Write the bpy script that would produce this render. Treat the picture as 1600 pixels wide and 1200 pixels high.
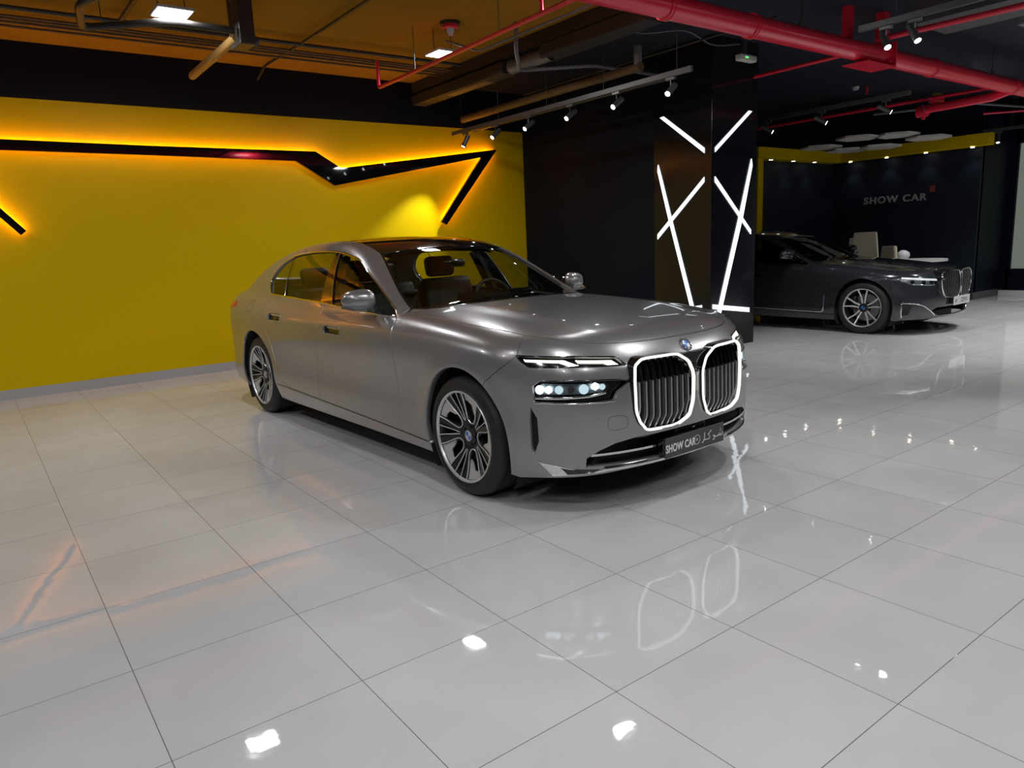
import bpy, bmesh, math, random
import numpy as np
from mathutils import Vector, Matrix, geometry
random.seed(7)
for o in list(bpy.data.objects): bpy.data.objects.remove(o)
SC = bpy.context.scene
COL = SC.collection
# ------------------------------------------------------------------ camera, world, exposure
cam_d = bpy.data.cameras.new('camera'); cam = bpy.data.objects.new('camera', cam_d); COL.objects.link(cam)
_F = Vector((0.58510464, 0.78880487, -0.18825364)); _R = Vector((0.79726622, -0.60198906, -0.04444928)); _U = Vector((0.14838844, 0.12408079, 0.98111407))
cam.matrix_world = Matrix(((_R.x, _U.x, -_F.x, 0), (_R.y, _U.y, -_F.y, 0), (_R.z, _U.z, -_F.z, 1.429), (0, 0, 0, 1)))
cam_d.sensor_width = 36; cam_d.lens = 36 * 1133.7 / 1600; cam_d.clip_start = .05; cam_d.clip_end = 100
SC.camera = cam
W = bpy.data.worlds.new('world'); SC.world = W; W.use_nodes = True
W.node_tree.nodes['Background'].inputs[0].default_value = (.5, .55, .65, 1)
W.node_tree.nodes['Background'].inputs[1].default_value = .02
SC.view_settings.view_transform = 'Standard'; SC.view_settings.look = 'None'
SC.view_settings.exposure = 0.0; SC.view_settings.gamma = 1; SC.view_settings.use_curve_mapping = False
SC.cycles.use_denoising = True
SC.cycles.max_bounces = 10; SC.cycles.transparent_max_bounces = 16; SC.cycles.sample_clamp_indirect = 6
CEIL = 3.76
def lamp(name, kind, loc, energy, color=(1, 1, 1), target=None, size=.1, spot=60, blend=.6, parent=None, sizey=None):
    d = bpy.data.lights.new(name, kind); d.energy = energy; d.color = color
    if kind == 'AREA':
        d.size = size
        if sizey: d.shape = 'RECTANGLE'; d.size_y = sizey
    else: d.shadow_soft_size = size
    if kind == 'SPOT': d.spot_size = math.radians(spot); d.spot_blend = blend
    o = bpy.data.objects.new(name, d); COL.objects.link(o); o.location = loc
    if target is not None:
        o.rotation_euler = (Vector(target) - Vector(loc)).to_track_quat('-Z', 'Y').to_euler()
    if parent: o.parent = parent
    return o
COOL = (.93, .96, 1.0)
PANELS_AND_FILL = [(1.80, 7.10, 3.52), (4.60, 7.20, 3.52), (4.72, 4.62, 3.52), (1.8, 1.6, 3.52), (4.6, 1.6, 3.52), (-1.0, 4.4, 3.52), (-1.0, 1.6, 3.52),
          (-1.0, 7.1, 3.52), (1.8, -1.2, 3.52), (4.6, -1.2, 3.52), (-1.0, -1.2, 3.52), (8.0, 1.4, 3.52), (11.0, 1.4, 3.52)]  # pendant lights come first; the rest are unseen lights added without fixtures
PANEL_W = 30
SPOT_W = 45
for (x, y, z) in PANELS_AND_FILL:
    lamp('panel_or_fill_light', 'AREA', (x, y, z - .012), PANEL_W, COOL, size=.26)
# ------------------------------------------------------------------ materials
MATS = {}
def mat(name, col, rough=.5, metal=0., coat=0., emit=None, es=0., spec=.5, noise=None, alpha=None):
    if name in MATS: return MATS[name]
    m = bpy.data.materials.new(name); m.use_nodes = True; nt = m.node_tree; b = nt.nodes['Principled BSDF']
    b.inputs['Base Color'].default_value = (*col, 1); b.inputs['Roughness'].default_value = rough; b.inputs['Metallic'].default_value = metal
    b.inputs['Coat Weight'].default_value = coat; b.inputs['Coat Roughness'].default_value = .03; b.inputs['Specular IOR Level'].default_value = spec
    if emit: b.inputs['Emission Color'].default_value = (*emit, 1); b.inputs['Emission Strength'].default_value = es
    if noise:
        sc, amt = noise
        tc = nt.nodes.new('ShaderNodeTexCoord'); n = nt.nodes.new('ShaderNodeTexNoise'); n.inputs['Scale'].default_value = sc; n.inputs['Detail'].default_value = 4
        mx = nt.nodes.new('ShaderNodeMix'); mx.data_type = 'RGBA'; mx.blend_type = 'MULTIPLY'; mx.inputs[0].default_value = amt
        mx.inputs[6].default_value = (*col, 1)
        cr = nt.nodes.new('ShaderNodeValToRGB'); cr.color_ramp.elements[0].position = .3; cr.color_ramp.elements[0].color = (.35, .35, .35, 1); cr.color_ramp.elements[1].position = .7
        nt.links.new(tc.outputs['Object'], n.inputs['Vector']); nt.links.new(n.outputs[0], cr.inputs[0]); nt.links.new(cr.outputs[0], mx.inputs[7]); nt.links.new(mx.outputs[2], b.inputs['Base Color'])
    MATS[name] = m
    return m
def glass(name, tint, refl=.9):
    m = bpy.data.materials.new(name); m.use_nodes = True; nt = m.node_tree; nt.nodes.remove(nt.nodes['Principled BSDF'])
    out = nt.nodes['Material Output']; tr = nt.nodes.new('ShaderNodeBsdfTransparent'); tr.inputs[0].default_value = (*tint, 1)
    gl = nt.nodes.new('ShaderNodeBsdfGlossy'); gl.inputs['Roughness'].default_value = .01; gl.inputs[0].default_value = (refl, refl, refl, 1)
    fr = nt.nodes.new('ShaderNodeFresnel'); ge = nt.nodes.new('ShaderNodeNewGeometry'); mr = nt.nodes.new('ShaderNodeMapRange'); mr.inputs[3].default_value = 1.5; mr.inputs[4].default_value = 1 / 1.5
    nt.links.new(ge.outputs['Backfacing'], mr.inputs[0]); nt.links.new(mr.outputs[0], fr.inputs[0]); mx = nt.nodes.new('ShaderNodeMixShader')
    nt.links.new(fr.outputs[0], mx.inputs[0]); nt.links.new(tr.outputs[0], mx.inputs[1]); nt.links.new(gl.outputs[0], mx.inputs[2]); nt.links.new(mx.outputs[0], out.inputs[0])
    MATS[name] = m
    return m
def paint(name, col, rough=.32):
    m = mat(name, col, rough, .62, 1.0)
    nt = m.node_tree; b = nt.nodes['Principled BSDF']
    tc = nt.nodes.new('ShaderNodeTexCoord'); n = nt.nodes.new('ShaderNodeTexVoronoi'); n.inputs['Scale'].default_value = 900
    bp = nt.nodes.new('ShaderNodeBump'); bp.inputs['Strength'].default_value = .02; bp.inputs['Distance'].default_value = .0004
    nt.links.new(tc.outputs['Object'], n.inputs['Vector']); nt.links.new(n.outputs['Distance'], bp.inputs['Height']); nt.links.new(bp.outputs[0], b.inputs['Normal'])
    return m
def floor_mat():
    m = mat('porcelain_tile', (.55, .53, .515), .03, 0, .0, spec=.5); nt = m.node_tree; b = nt.nodes['Principled BSDF']; N = nt.nodes.new; L = nt.links.new
    geo = N('ShaderNodeNewGeometry'); sep = N('ShaderNodeSeparateXYZ'); L(geo.outputs['Position'], sep.inputs[0])
    T = .603; cells = []; ds = []
    for ax, off in ((0, .2835), (1, 3.932)):
        s = N('ShaderNodeMath'); s.operation = 'SUBTRACT'; L(sep.outputs[ax], s.inputs[0]); s.inputs[1].default_value = off - T / 2
        d = N('ShaderNodeMath'); d.operation = 'DIVIDE'; L(s.outputs[0], d.inputs[0]); d.inputs[1].default_value = T
        # distance to nearest grout line
        f = N('ShaderNodeMath'); f.operation = 'FRACT'; L(d.outputs[0], f.inputs[0])
        q = N('ShaderNodeMath'); q.operation = 'SUBTRACT'; L(f.outputs[0], q.inputs[0]); q.inputs[1].default_value = .5
        a = N('ShaderNodeMath'); a.operation = 'ABSOLUTE'; L(q.outputs[0], a.inputs[0]); ds.append(a)
        h = N('ShaderNodeMath'); h.operation = 'ADD'; L(d.outputs[0], h.inputs[0]); h.inputs[1].default_value = .5
        fl = N('ShaderNodeMath'); fl.operation = 'FLOOR'; L(h.outputs[0], fl.inputs[0]); cells.append(fl)
    mn = N('ShaderNodeMath'); mn.operation = 'MINIMUM'; L(ds[0].outputs[0], mn.inputs[0]); L(ds[1].outputs[0], mn.inputs[1])
    lt = N('ShaderNodeMath'); lt.operation = 'LESS_THAN'; L(mn.outputs[0], lt.inputs[0]); lt.inputs[1].default_value = .0014 / T
    cb = N('ShaderNodeCombineXYZ'); L(cells[0].outputs[0], cb.inputs[0]); L(cells[1].outputs[0], cb.inputs[1])
    wn = N('ShaderNodeTexWhiteNoise'); L(cb.outputs[0], wn.inputs['Vector'])
    no = N('ShaderNodeTexNoise'); no.inputs['Scale'].default_value = 2.2; no.inputs['Detail'].default_value = 6
    ad = N('ShaderNodeVectorMath'); ad.operation = 'MULTIPLY_ADD'; L(wn.outputs['Color'], ad.inputs[0]); ad.inputs[1].default_value = (9, 9, 9); L(geo.outputs['Position'], ad.inputs[2]); L(ad.outputs[0], no.inputs['Vector'])
    cr = N('ShaderNodeValToRGB'); cr.color_ramp.elements[0].position = .3; cr.color_ramp.elements[0].color = (.535, .515, .50, 1); cr.color_ramp.elements[1].position = .75; cr.color_ramp.elements[1].color = (.60, .585, .575, 1); L(no.outputs[0], cr.inputs[0])
    mx = N('ShaderNodeMix'); mx.data_type = 'RGBA'; L(lt.outputs[0], mx.inputs[0]); L(cr.outputs[0], mx.inputs[6]); mx.inputs[7].default_value = (.15, .14, .13, 1); L(mx.outputs[2], b.inputs['Base Color'])
    # per tile tilt plus faint waviness of the glaze
    n2 = N('ShaderNodeTexNoise'); n2.inputs['Scale'].default_value = 7; n2.inputs['Detail'].default_value = 2.5; L(ad.outputs[0], n2.inputs['Vector'])
    bp = N('ShaderNodeBump'); bp.inputs['Strength'].default_value = 1; bp.inputs['Distance'].default_value = .0006; L(n2.outputs[0], bp.inputs['Height'])
    t1 = N('ShaderNodeVectorMath'); t1.operation = 'SUBTRACT'; L(wn.outputs['Color'], t1.inputs[0]); t1.inputs[1].default_value = (.5, .5, .5)
    t2 = N('ShaderNodeVectorMath'); t2.operation = 'MULTIPLY'; L(t1.outputs[0], t2.inputs[0]); t2.inputs[1].default_value = (.008, .008, 0)
    t3 = N('ShaderNodeVectorMath'); t3.operation = 'ADD'; L(t2.outputs[0], t3.inputs[0]); L(bp.outputs[0], t3.inputs[1])
    t4 = N('ShaderNodeVectorMath'); t4.operation = 'NORMALIZE'; L(t3.outputs[0], t4.inputs[0]); L(t4.outputs[0], b.inputs['Normal'])
    return m
# ------------------------------------------------------------------ object helpers
def link(o, parent=None):
    COL.objects.link(o)
    if parent: o.parent = parent
    return o
def tag(o, label=None, cat=None, group=None, kind=None):
    if label: o['label'] = label
    if cat: o['category'] = cat
    if group: o['group'] = group
    if kind: o['kind'] = kind
    return o
def thing(name, label, cat, loc=(0, 0, 0), rz=0, group=None):
    o = bpy.data.objects.new(name, None); o.empty_display_size = .1; link(o); o.location = loc; o.rotation_euler = (0, 0, rz)
    return tag(o, label, cat, group)
def obj(name, bm, m, parent=None, smooth=None):
    me = bpy.data.meshes.new(name)
    if not isinstance(bm, tuple):
        bmesh.ops.recalc_face_normals(bm, faces=bm.faces)
        bm.to_mesh(me); bm.free()
    else: me.from_pydata(bm[0], [], bm[1]); me.update()
    me.materials.append(m)
    o = bpy.data.objects.new(name, me); link(o, parent)
    if smooth is not None:
        me.polygons.foreach_set('use_smooth', [True] * len(me.polygons))
        b = bmesh.new(); b.from_mesh(me)
        for e in b.edges:
            if len(e.link_faces) == 2 and e.calc_face_angle(0) > math.radians(smooth): e.smooth = False
        b.to_mesh(me); b.free()
    return o
def box(bm, c, s, bev=0, rot=None, seg=2):
    r = bmesh.ops.create_cube(bm, size=1); vs = r['verts']
    M = Matrix.Translation(Vector(c)) @ (rot.to_4x4() if rot else Matrix()) @ Matrix.Diagonal((*s, 1))
    bmesh.ops.transform(bm, matrix=M, verts=vs)
    if bev:
        es = list({e for v in vs for e in v.link_edges})
        bmesh.ops.bevel(bm, geom=es, offset=bev, segments=seg, profile=.5, affect='EDGES')
    return bm
def bxm(c, s, bev=0, rot=None, seg=2): return box(bmesh.new(), c, s, bev, rot, seg)
def cyl(bm, p, q, r, r2=None, n=24, caps=True):
    p, q = Vector(p), Vector(q); d = q - p
    M = Matrix.Translation((p + q) / 2) @ d.to_track_quat('Z', 'Y').to_matrix().to_4x4()
    bmesh.ops.create_cone(bm, cap_ends=caps, segments=n, radius1=r, radius2=r if r2 is None else r2, depth=d.length, matrix=M)
    return bm
def tube(pts, r, n=10, closed=False, bm=None, sec=None, up=None):
    """sweep a round (or sec = list of (u,v)) section along pts"""
    bm = bm or bmesh.new(); P = [Vector(p) for p in pts]; k = len(P)
    sec = sec or [(r * math.cos(2 * math.pi * i / n), r * math.sin(2 * math.pi * i / n)) for i in range(n)]
    rings = []; nrm = None
    for i in range(k):
        a = P[i - 1] if (i > 0 or closed) else P[i]; b = P[(i + 1) % k] if (i < k - 1 or closed) else P[i]
        t = (b - a).normalized()
        if up is not None:
            u = Vector(up[i] if hasattr(up[0], '__len__') else up); nrm = (u - t * u.dot(t)).normalized()
        elif nrm is None:
            u = Vector((0, 0, 1)) if abs(t.z) < .9 else Vector((1, 0, 0)); nrm = (u - t * u.dot(t)).normalized()
        else: nrm = (nrm - t * nrm.dot(t)).normalized()
        bn = t.cross(nrm)
        rings.append([bm.verts.new(P[i] + nrm * v + bn * u_) for (u_, v) in sec])
    m = len(sec)
    for i in range(k if closed else k - 1):
        A = rings[i]; B = rings[(i + 1) % k]
        for j in range(m): bm.faces.new((A[j], A[(j + 1) % m], B[(j + 1) % m], B[j]))
    if not closed: bm.faces.new(rings[0][::-1]); bm.faces.new(rings[-1])
    return bm
def lathe(bm, prof, c, axis='Y', n=64):
    """prof list of (r, h) around axis through c"""
    rings = []
    for i in range(n):
        a = 2 * math.pi * i / n
        ring = []
        for (r, h) in prof:
            p = (r * math.cos(a), h, r * math.sin(a)) if axis == 'Y' else (r * math.cos(a), r * math.sin(a), h)
            ring.append(bm.verts.new(Vector(p) + Vector(c)))
        rings.append(ring)
    for i in range(n):
        A, B = rings[i], rings[(i + 1) % n]
        for j in range(len(prof) - 1): bm.faces.new((A[j], A[j + 1], B[j + 1], B[j]))
    return bm
def prism(bm, poly, base, du, dv, dn):
    """poly (u,v) list; base point; du,dv unit vectors; dn extrusion vector"""
    base, du, dv, dn = Vector(base), Vector(du), Vector(dv), Vector(dn)
    lo = [bm.verts.new(base + du * u + dv * v) for u, v in poly]; hi = [bm.verts.new(v.co + dn) for v in lo]
    bm.faces.new(lo[::-1]); bm.faces.new(hi); k = len(lo)
    for i in range(k): bm.faces.new((lo[i], lo[(i + 1) % k], hi[(i + 1) % k], hi[i]))
    return bm
def struct(name, bm, m, smooth=None):
    o = obj(name, bm, m, None, smooth); o['kind'] = 'structure'; return o
def text(name, s, size, m, parent, M, ext=.003, bold=0., sx=1., space=1.):
    c = bpy.data.curves.new(name, 'FONT'); c.body = s; c.size = size; c.extrude = ext; c.offset = bold; c.align_x = 'CENTER'; c.align_y = 'CENTER'; c.space_character = space
    tmp = bpy.data.objects.new('tmp_text', c); COL.objects.link(tmp); bpy.context.view_layer.update()
    me = bpy.data.meshes.new_from_object(tmp.evaluated_get(bpy.context.evaluated_depsgraph_get())); me.name = name; bpy.data.objects.remove(tmp)
    if not me.materials: me.materials.append(m)
    o = bpy.data.objects.new(name, me); link(o, parent); o.matrix_local = M @ Matrix.Diagonal((sx, 1, 1, 1))
    return o
def frame_m(o, x, y):
    x = Vector(x).normalized(); y = Vector(y).normalized(); z = x.cross(y)
    return Matrix(((x.x, y.x, z.x, o[0]), (x.y, y.y, z.y, o[1]), (x.z, y.z, z.z, o[2]), (0, 0, 0, 1)))
def dense(pts, sm=True, step=.02, closed=False):
    P = np.asarray(pts, float); n = len(P); out = []
    idx = range(n if closed else n - 1)
    for i in idx:
        p1, p2 = P[i], P[(i + 1) % n]
        p0 = P[(i - 1) % n] if (closed or i > 0) else 2 * p1 - p2
        p3 = P[(i + 2) % n] if (closed or i < n - 2) else 2 * p2 - p1
        k = max(1, int(np.linalg.norm(p2 - p1) / step))
        for j in range(k):
            t = j / k
            if sm: out.append(.5 * ((2 * p1) + (-p0 + p2) * t + (2 * p0 - 5 * p1 + 4 * p2 - p3) * t * t + (-p0 + 3 * p1 - 3 * p2 + p3) * t ** 3))
            else: out.append(p1 + (p2 - p1) * t)
    if not closed: out.append(P[-1])
    return np.array(out)
def spl(xs,ys):
    xs=np.array(xs,float);ys=np.array(ys,float);n=len(xs);h=np.diff(xs)
    A=np.zeros((n,n));b=np.zeros(n);A[0,0]=A[-1,-1]=1
    for i in range(1,n-1):
        A[i,i-1]=h[i-1];A[i,i]=2*(h[i-1]+h[i]);A[i,i+1]=h[i];b[i]=6*((ys[i+1]-ys[i])/h[i]-(ys[i]-ys[i-1])/h[i-1])
    m=np.linalg.solve(A,b)
    def f(x):
        x=np.asarray(x,float);i=np.clip(np.searchsorted(xs,x)-1,0,n-2);hi=h[i]
        t=np.clip(x,xs[0],xs[-1]);A_=xs[i+1]-t;B_=t-xs[i]
        y=m[i]*A_**3/(6*hi)+m[i+1]*B_**3/(6*hi)+(ys[i]/hi-m[i]*hi/6)*A_+(ys[i+1]/hi-m[i+1]*hi/6)*B_
        s0=(ys[1]-ys[0])/h[0]-h[0]*m[1]/6;s1=(ys[-1]-ys[-2])/h[-1]+h[-1]*m[-2]/6
        return y+np.where(x<xs[0],(x-xs[0])*s0,0)+np.where(x>xs[-1],(x-xs[-1])*s1,0)
    return f
def smax(a,b,k): return np.maximum(a,b)+np.maximum(k-np.abs(a-b),0)**2/(4*k)
def smin(a,b,k): return -smax(-a,-b,k)
def sst(x,a,b):
    t=np.clip((x-a)/(b-a),0,1);return t*t*(3-2*t)
class Body:
    def __init__(s,P): 
        s.P=P
        for k,v in P['spl'].items(): setattr(s,k,spl(*v))
    def f(s,a,y,z):
        P=s.P;y=np.abs(y)
        side=y-s.W(a)-s.pz(z)
        for (ac,zc,R) in P['arch']:
            d=np.hypot(a-ac,z-zc)
            side=side-P['flare']*np.exp(-((d-R)/.07)**2)*sst(z,.25,.5)
        front=s.nose(z)+s.bow(y)-a
        rear=a-s.tail(z)+s.rbow(y)
        top=z-(s.H(a)-s.crown(y)*(1+0*a)+P['dome']*sst(y,.62,.48)*sst(a,1.2,.3))
        low=smax(smax(smax(side,front,P['kf']),rear,.25),top,s.kt(a))
        ar=a-s.wbow(y)
        roof=(z-(s.R(ar)-s.rcrown(y)))
        g=np.maximum(smax(y-(s.Gb(a)-s.tum(np.maximum(z,.95))),roof,.07),np.maximum(.86-z,a-4.08))
        return smin(low,g*.9,.035)
    def grad(s,p,e=1e-4):
        p=np.asarray(p,float)
        g=np.stack([s.f(*(p+np.eye(3)[i]*e).T)-s.f(*(p-np.eye(3)[i]*e).T) for i in range(3)],-1)
        return g/np.linalg.norm(g,axis=-1,keepdims=True)
    def hit(s,o,d,lo,hi,n=34):  # f(lo)<0 inside, f(hi)>0 outside
        o=np.asarray(o,float);d=np.asarray(d,float);m=max(len(o),len(d))
        lo=np.full(m,float(lo));hi=np.full(m,float(hi))
        for _ in range(n):
            t=(lo+hi)/2;p=o+d*t[:,None];v=s.f(*p.T)<0
            lo=np.where(v,t,lo);hi=np.where(v,hi,t)
        return o+d*((lo+hi)/2)[:,None]
G70=dict(
 arch=[(.02,.352,.41),(3.30,.345,.42)],flare=.012,kf=.22,dome=.010,
 spl=dict(
  W=([-.9,-.5,0,.8,1.8,3.2,3.8,4.5],[.90,.952,.965,.957,.962,.972,.955,.88]),
  pz=([.15,.22,.30,.36,.5,.62,.76,.88,.97,1.03,1.1],[-.07,-.03,-.008,-.003,-.011,-.010,0,-.006,-.035,-.08,-.16]),
  nose=([.15,.25,.4,.6,.72,.80,.86,.93,1.0],[-.83,-.865,-.885,-.885,-.87,-.845,-.80,-.74,-.66]),
  bow=([0,.35,.6,.8,.95],[0,.028,.10,.225,.38]),
  tail=([.15,.3,.5,.75,.95,1.08,1.15],[4.38,4.47,4.49,4.47,4.46,4.46,4.42]),
  rbow=([0,.4,.7,.95],[0,.02,.08,.25]),
  H=([-.95,-.75,-.5,-.2,.3,.8,1.2,3.0,3.6,4.0,4.35,4.55],[.83,.920,.98,1.018,1.052,1.070,1.07,1.10,1.13,1.135,1.125,1.10]),
  crown=([0,.4,.7,.85,.97],[0,.008,.030,.062,.12]),
  kt=([-.9,0,1,3,4.5],[.07,.08,.08,.09,.10]),
  wbow=([0,.4,.7,.9],[0,.04,.13,.24]),
  R=([.45,.65,1.0,1.4,1.7,2.05,2.4,2.8,3.1,3.5,3.9,4.1],[.985,1.075,1.235,1.41,1.50,1.54,1.543,1.52,1.475,1.37,1.22,1.13]),
  rcrown=([0,.3,.55,.75],[0,.008,.025,.055]),
  Gb=([.4,.9,1.8,2.8,3.6,4.2],[.86,.89,.90,.885,.83,.75]),
  tum=([.95,1.1,1.3,1.5],[-.0,.05,.14,.265]),
 ))
# z profile: front axle ground origin, a rearward, y lateral (visible side +)
def carframe(O,t):
    t=np.array([t[0],t[1],0.])/np.hypot(*t[:2]);n=np.array([-t[1],t[0],0.])
    return np.array([O[0],O[1],0.]),t,n
def w2c(p,fr): 
    O,t,n=fr;q=np.asarray(p,float)-O;return np.stack([q@t,q@n,q[...,2]],-1)
def c2w(p,fr):
    O,t,n=fr;p=np.asarray(p,float);return O+p[...,0:1]*t+p[...,1:2]*n+p[...,2:3]*np.array([0,0,1.])
# ------------------------------------------------------------------ the room
YW = 9.6
mm_floor = floor_mat()
navy = mat('navy_wall', (.006, .009, .018), .5, spec=.09); navy2 = mat('navy_wall_deep', (.008, .012, .022), .55, spec=.25)
yel = mat('yellow_wall', (.66, .45, .0), .45, noise=None, spec=.1); black_w = mat('black_band', (.006, .006, .009), .7, spec=.2)
struct('floor', bxm((5.6, 2, -.06), (23.2, 16.2, .12)), mm_floor)
struct('ceiling', bxm((2.8, 7.5, CEIL + .06), (5.6, 5.2, .12)), mat('amber_glow_ceiling', (.31, .16, .014), .75, spec=.15, noise=(1.3, .25)))  # amber glow from the wall LEDs put into the ceiling colour
struct('ceiling', bxm((11.45, 2, CEIL + .06), (11.7, 16.2, .12)), mat('navy_ceiling', (.022, .024, .036), .7, spec=.15))
struct('ceiling', bxm((-3.0, 7.5, CEIL + .06), (6.0, 5.2, .12)), mat('grey_ceiling', (.06, .06, .065), .7, spec=.15))
struct('ceiling', bxm((-.2, -.55, CEIL + .06), (11.6, 10.9, .12)), mat('grey_ceiling', (.06, .06, .065), .7, spec=.15))
struct('wall_far', bxm((3.45, YW + .06, 1.595), (8.2, .12, 3.19)), yel)
struct('wall_far_side', bxm((-3.325, YW + .06, 1.595), (5.35, .12, 3.19)), mat('lavender_wall', (.30, .29, .32), .5))
struct('wall_far_band', bxm((.8, YW + .05, (3.19 + CEIL) / 2), (13.5, .14, CEIL - 3.19)), black_w)
grey_w = mat('grey_wall', (.20, .20, .22), .6)
struct('wall_left', bxm((-5.94, 2, CEIL / 2), (.12, 16.2, CEIL)), grey_w)
struct('wall_near', bxm((5.6, -5.94, CEIL / 2), (23.2, .12, CEIL)), grey_w)
struct('wall_right', bxm((7.62, 8.16, CEIL / 2), (.16, 2.84, CEIL)), navy)
struct('baseboard_far', bxm((.8, YW - .006, .055), (13.4, .012, .11)), mat('skirting_tile', (.42, .41, .42), .15))
# alcove behind the second car
struct('wall_alcove_back', bxm((11.55, 8.81, CEIL / 2), (7.7, .12, CEIL)), navy2)
struct('wall_alcove_side', bxm((15.46, 7.32, CEIL / 2), (.12, 2.9, CEIL)), navy2)
struct('wall_alcove_return', bxm((16.1, 5.93, CEIL / 2), (1.3, .12, CEIL)), navy)
struct('baseboard_alcove', bxm((15.39, 7.3, .07), (.014, 2.85, .14)), mat('dark_skirting', (.05, .05, .055), .25))
struct('baseboard_return', bxm((16.05, 5.862, .07), (1.3, .014, .14)), mat('dark_skirting', (.05, .05, .055), .25))
struct('wall_window', bxm((16.78, 5.8, CEIL / 2), (.12, .14, CEIL)), navy)
struct('wall_window_sill', bxm((16.78, 0, .26), (.12, 11.6, .52)), navy)
struct('wall_window_head', bxm((16.78, 0, (2.92 + CEIL) / 2), (.12, 11.6, CEIL - 2.92)), navy)
struct('trim_plinth', bxm((16.66, 0, .05), (.16, 11.7, .10)), mat('white_plinth', (.75, .74, .72), .15))
struct('window_1', bxm((16.80, 2.9, 1.72), (.012, 5.7, 2.4)), mat('frosted_pane', (.20, .22, .20), .25, emit=(.55, .62, .50), es=.2))
struct('trim_1', bxm((16.75, .02, 1.72), (.05, .07, 2.4)), navy)
struct('wall_window_rest', bxm((16.78, -2.9, 1.72), (.12, 5.8, 2.4)), navy)
# yellow portal: header box and jamb
struct('trim_2', bxm((12.49, 8.66, 1.41), (.17, .18, 2.82)), yel)
struct('trim_3', bxm((13.80, 8.62, 2.925), (3.0, .26, .21)), yel)
struct('trim_4', bxm((15.29, 7.20, 2.935), (.24, 3.02, .21)), yel)
# beams and dark bulkheads
struct('trim_5', bxm((5.62, 2, 3.69), (.12, 16.1, .14)), mat('brown_beam', (.018, .014, .01), .8))
# column with light strips
colm = mat('column_gloss', (.009, .009, .013), .14, 0, 0, spec=.4)
struct('wall_column', bxm(((7.488 + 8.40) / 2, (5.827 + 6.75) / 2, CEIL / 2), (.912, .923, CEIL), .004), colm)
strip_m = mat('strip_light', (.9, .95, 1), .3, emit=(.82, .92, 1.0), es=1.5)
LS = [('x', [(6.638, 2.945), (6.574, 2.951), (5.928, 2.484), (5.928, 2.424)], 'upper slanting white light strip on the column left face'),
      ('x', [(5.929, 2.142), (5.929, 2.084), (6.688, 1.413), (6.688, 1.477)], 'short rising white light strip crossing the long one on the column left face'),
      ('x', [(6.67, 2.368), (6.613, 2.204), (6.458, 1.705), (6.086, .55), (6.138, .535), (6.503, 1.682), (6.681, 2.287)], 'long steep white light strip on the column left face'),
      ('x', [(6.184, .528), (5.957, .568), (5.956, .512), (6.118, .499)], 'short low level white light strip at the foot of the column left face'),
      ('y', [(8.208, 2.949), (8.272, 2.944), (7.548, 2.426), (7.548, 2.48)], 'upper slanting white light strip on the column right face'),
      ('y', [(7.548, 2.14), (7.549, 2.076), (8.29, 1.427), (8.288, 1.484)], 'short falling white light strip crossing the long one on the column right face'),
      ('y', [(8.276, 2.371), (8.295, 2.287), (8.116, 1.661), (7.656, .378), (7.583, .38), (8.051, 1.7)], 'long steep white light strip on the column right face'),
      ('y', [(7.524, .578), (8.277, .474), (8.279, .415), (7.524, .519)], 'low nearly level white light strip on the column right face')]
for i, (ax, poly, lb) in enumerate(LS):
    th = .010 + .0015 * (i % 4)
    bm = prism(bmesh.new(), poly, (7.486, 0, 0), (0, 1, 0), (0, 0, 1), (-th, 0, 0)) if ax == 'x' else prism(bmesh.new(), poly, (0, 5.825, 0), (1, 0, 0), (0, 0, 1), (0, -th, 0))
    tag(obj('light_strip', bm, strip_m), lb, 'light', 'light strips on the column')
# ornaments on the yellow wall
ob = mat('ornament_black', (.004, .004, .005), .03, 0, 0.)
led_o = mat('amber_led', (1, .6, .1), .4, emit=(1, .40, .02), es=60)
def ornament(poly, leds, lb):
    t = thing('wall_ornament', lb, 'wall decoration', (poly[0][0], YW, poly[0][1]), 0)
    L = lambda p: (p[0] - poly[0][0], p[1] - poly[0][1])
    obj('ornament_bar', prism(bmesh.new(), [L(p) for p in poly], (0, -.065, 0), (1, 0, 0), (0, 0, 1), (0, -.04, 0)), ob, t)
    for ln in leds:
        obj('led_strip', tube([(L(p)[0], -.045, L(p)[1]) for p in ln], .006, 6), led_o, t)
    for ln in leds: obj('bracket', bxm((L(ln[0])[0], -.033, L(ln[0])[1] - .01), (.03, .066, .02)), ob, t)
ornament([(-.5, 2.752), (2.03, 2.742), (3.99, 2.753), (4.335, 2.549), (6.957, 2.893), (5.961, 1.771), (5.872, 1.815), (6.66, 2.768), (4.23, 2.321), (3.72, 2.623), (2.01, 2.636), (-.5, 2.64)],
         [[(-.45, 2.737), (2.03, 2.725), (3.98, 2.736), (4.32, 2.53), (6.90, 2.868)], [(6.80, 2.80), (5.94, 1.84)]],
         'long black gloss zigzag bar glowing amber, running along the yellow wall to its right end')
ornament([(-.035, 2.635), (.646, 1.807), (.590, 1.765), (-.135, 2.635)], [[(-.03, 2.60), (.62, 1.81)]], 'short slanting black gloss bar with amber glow at the left of the yellow wall')
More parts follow.
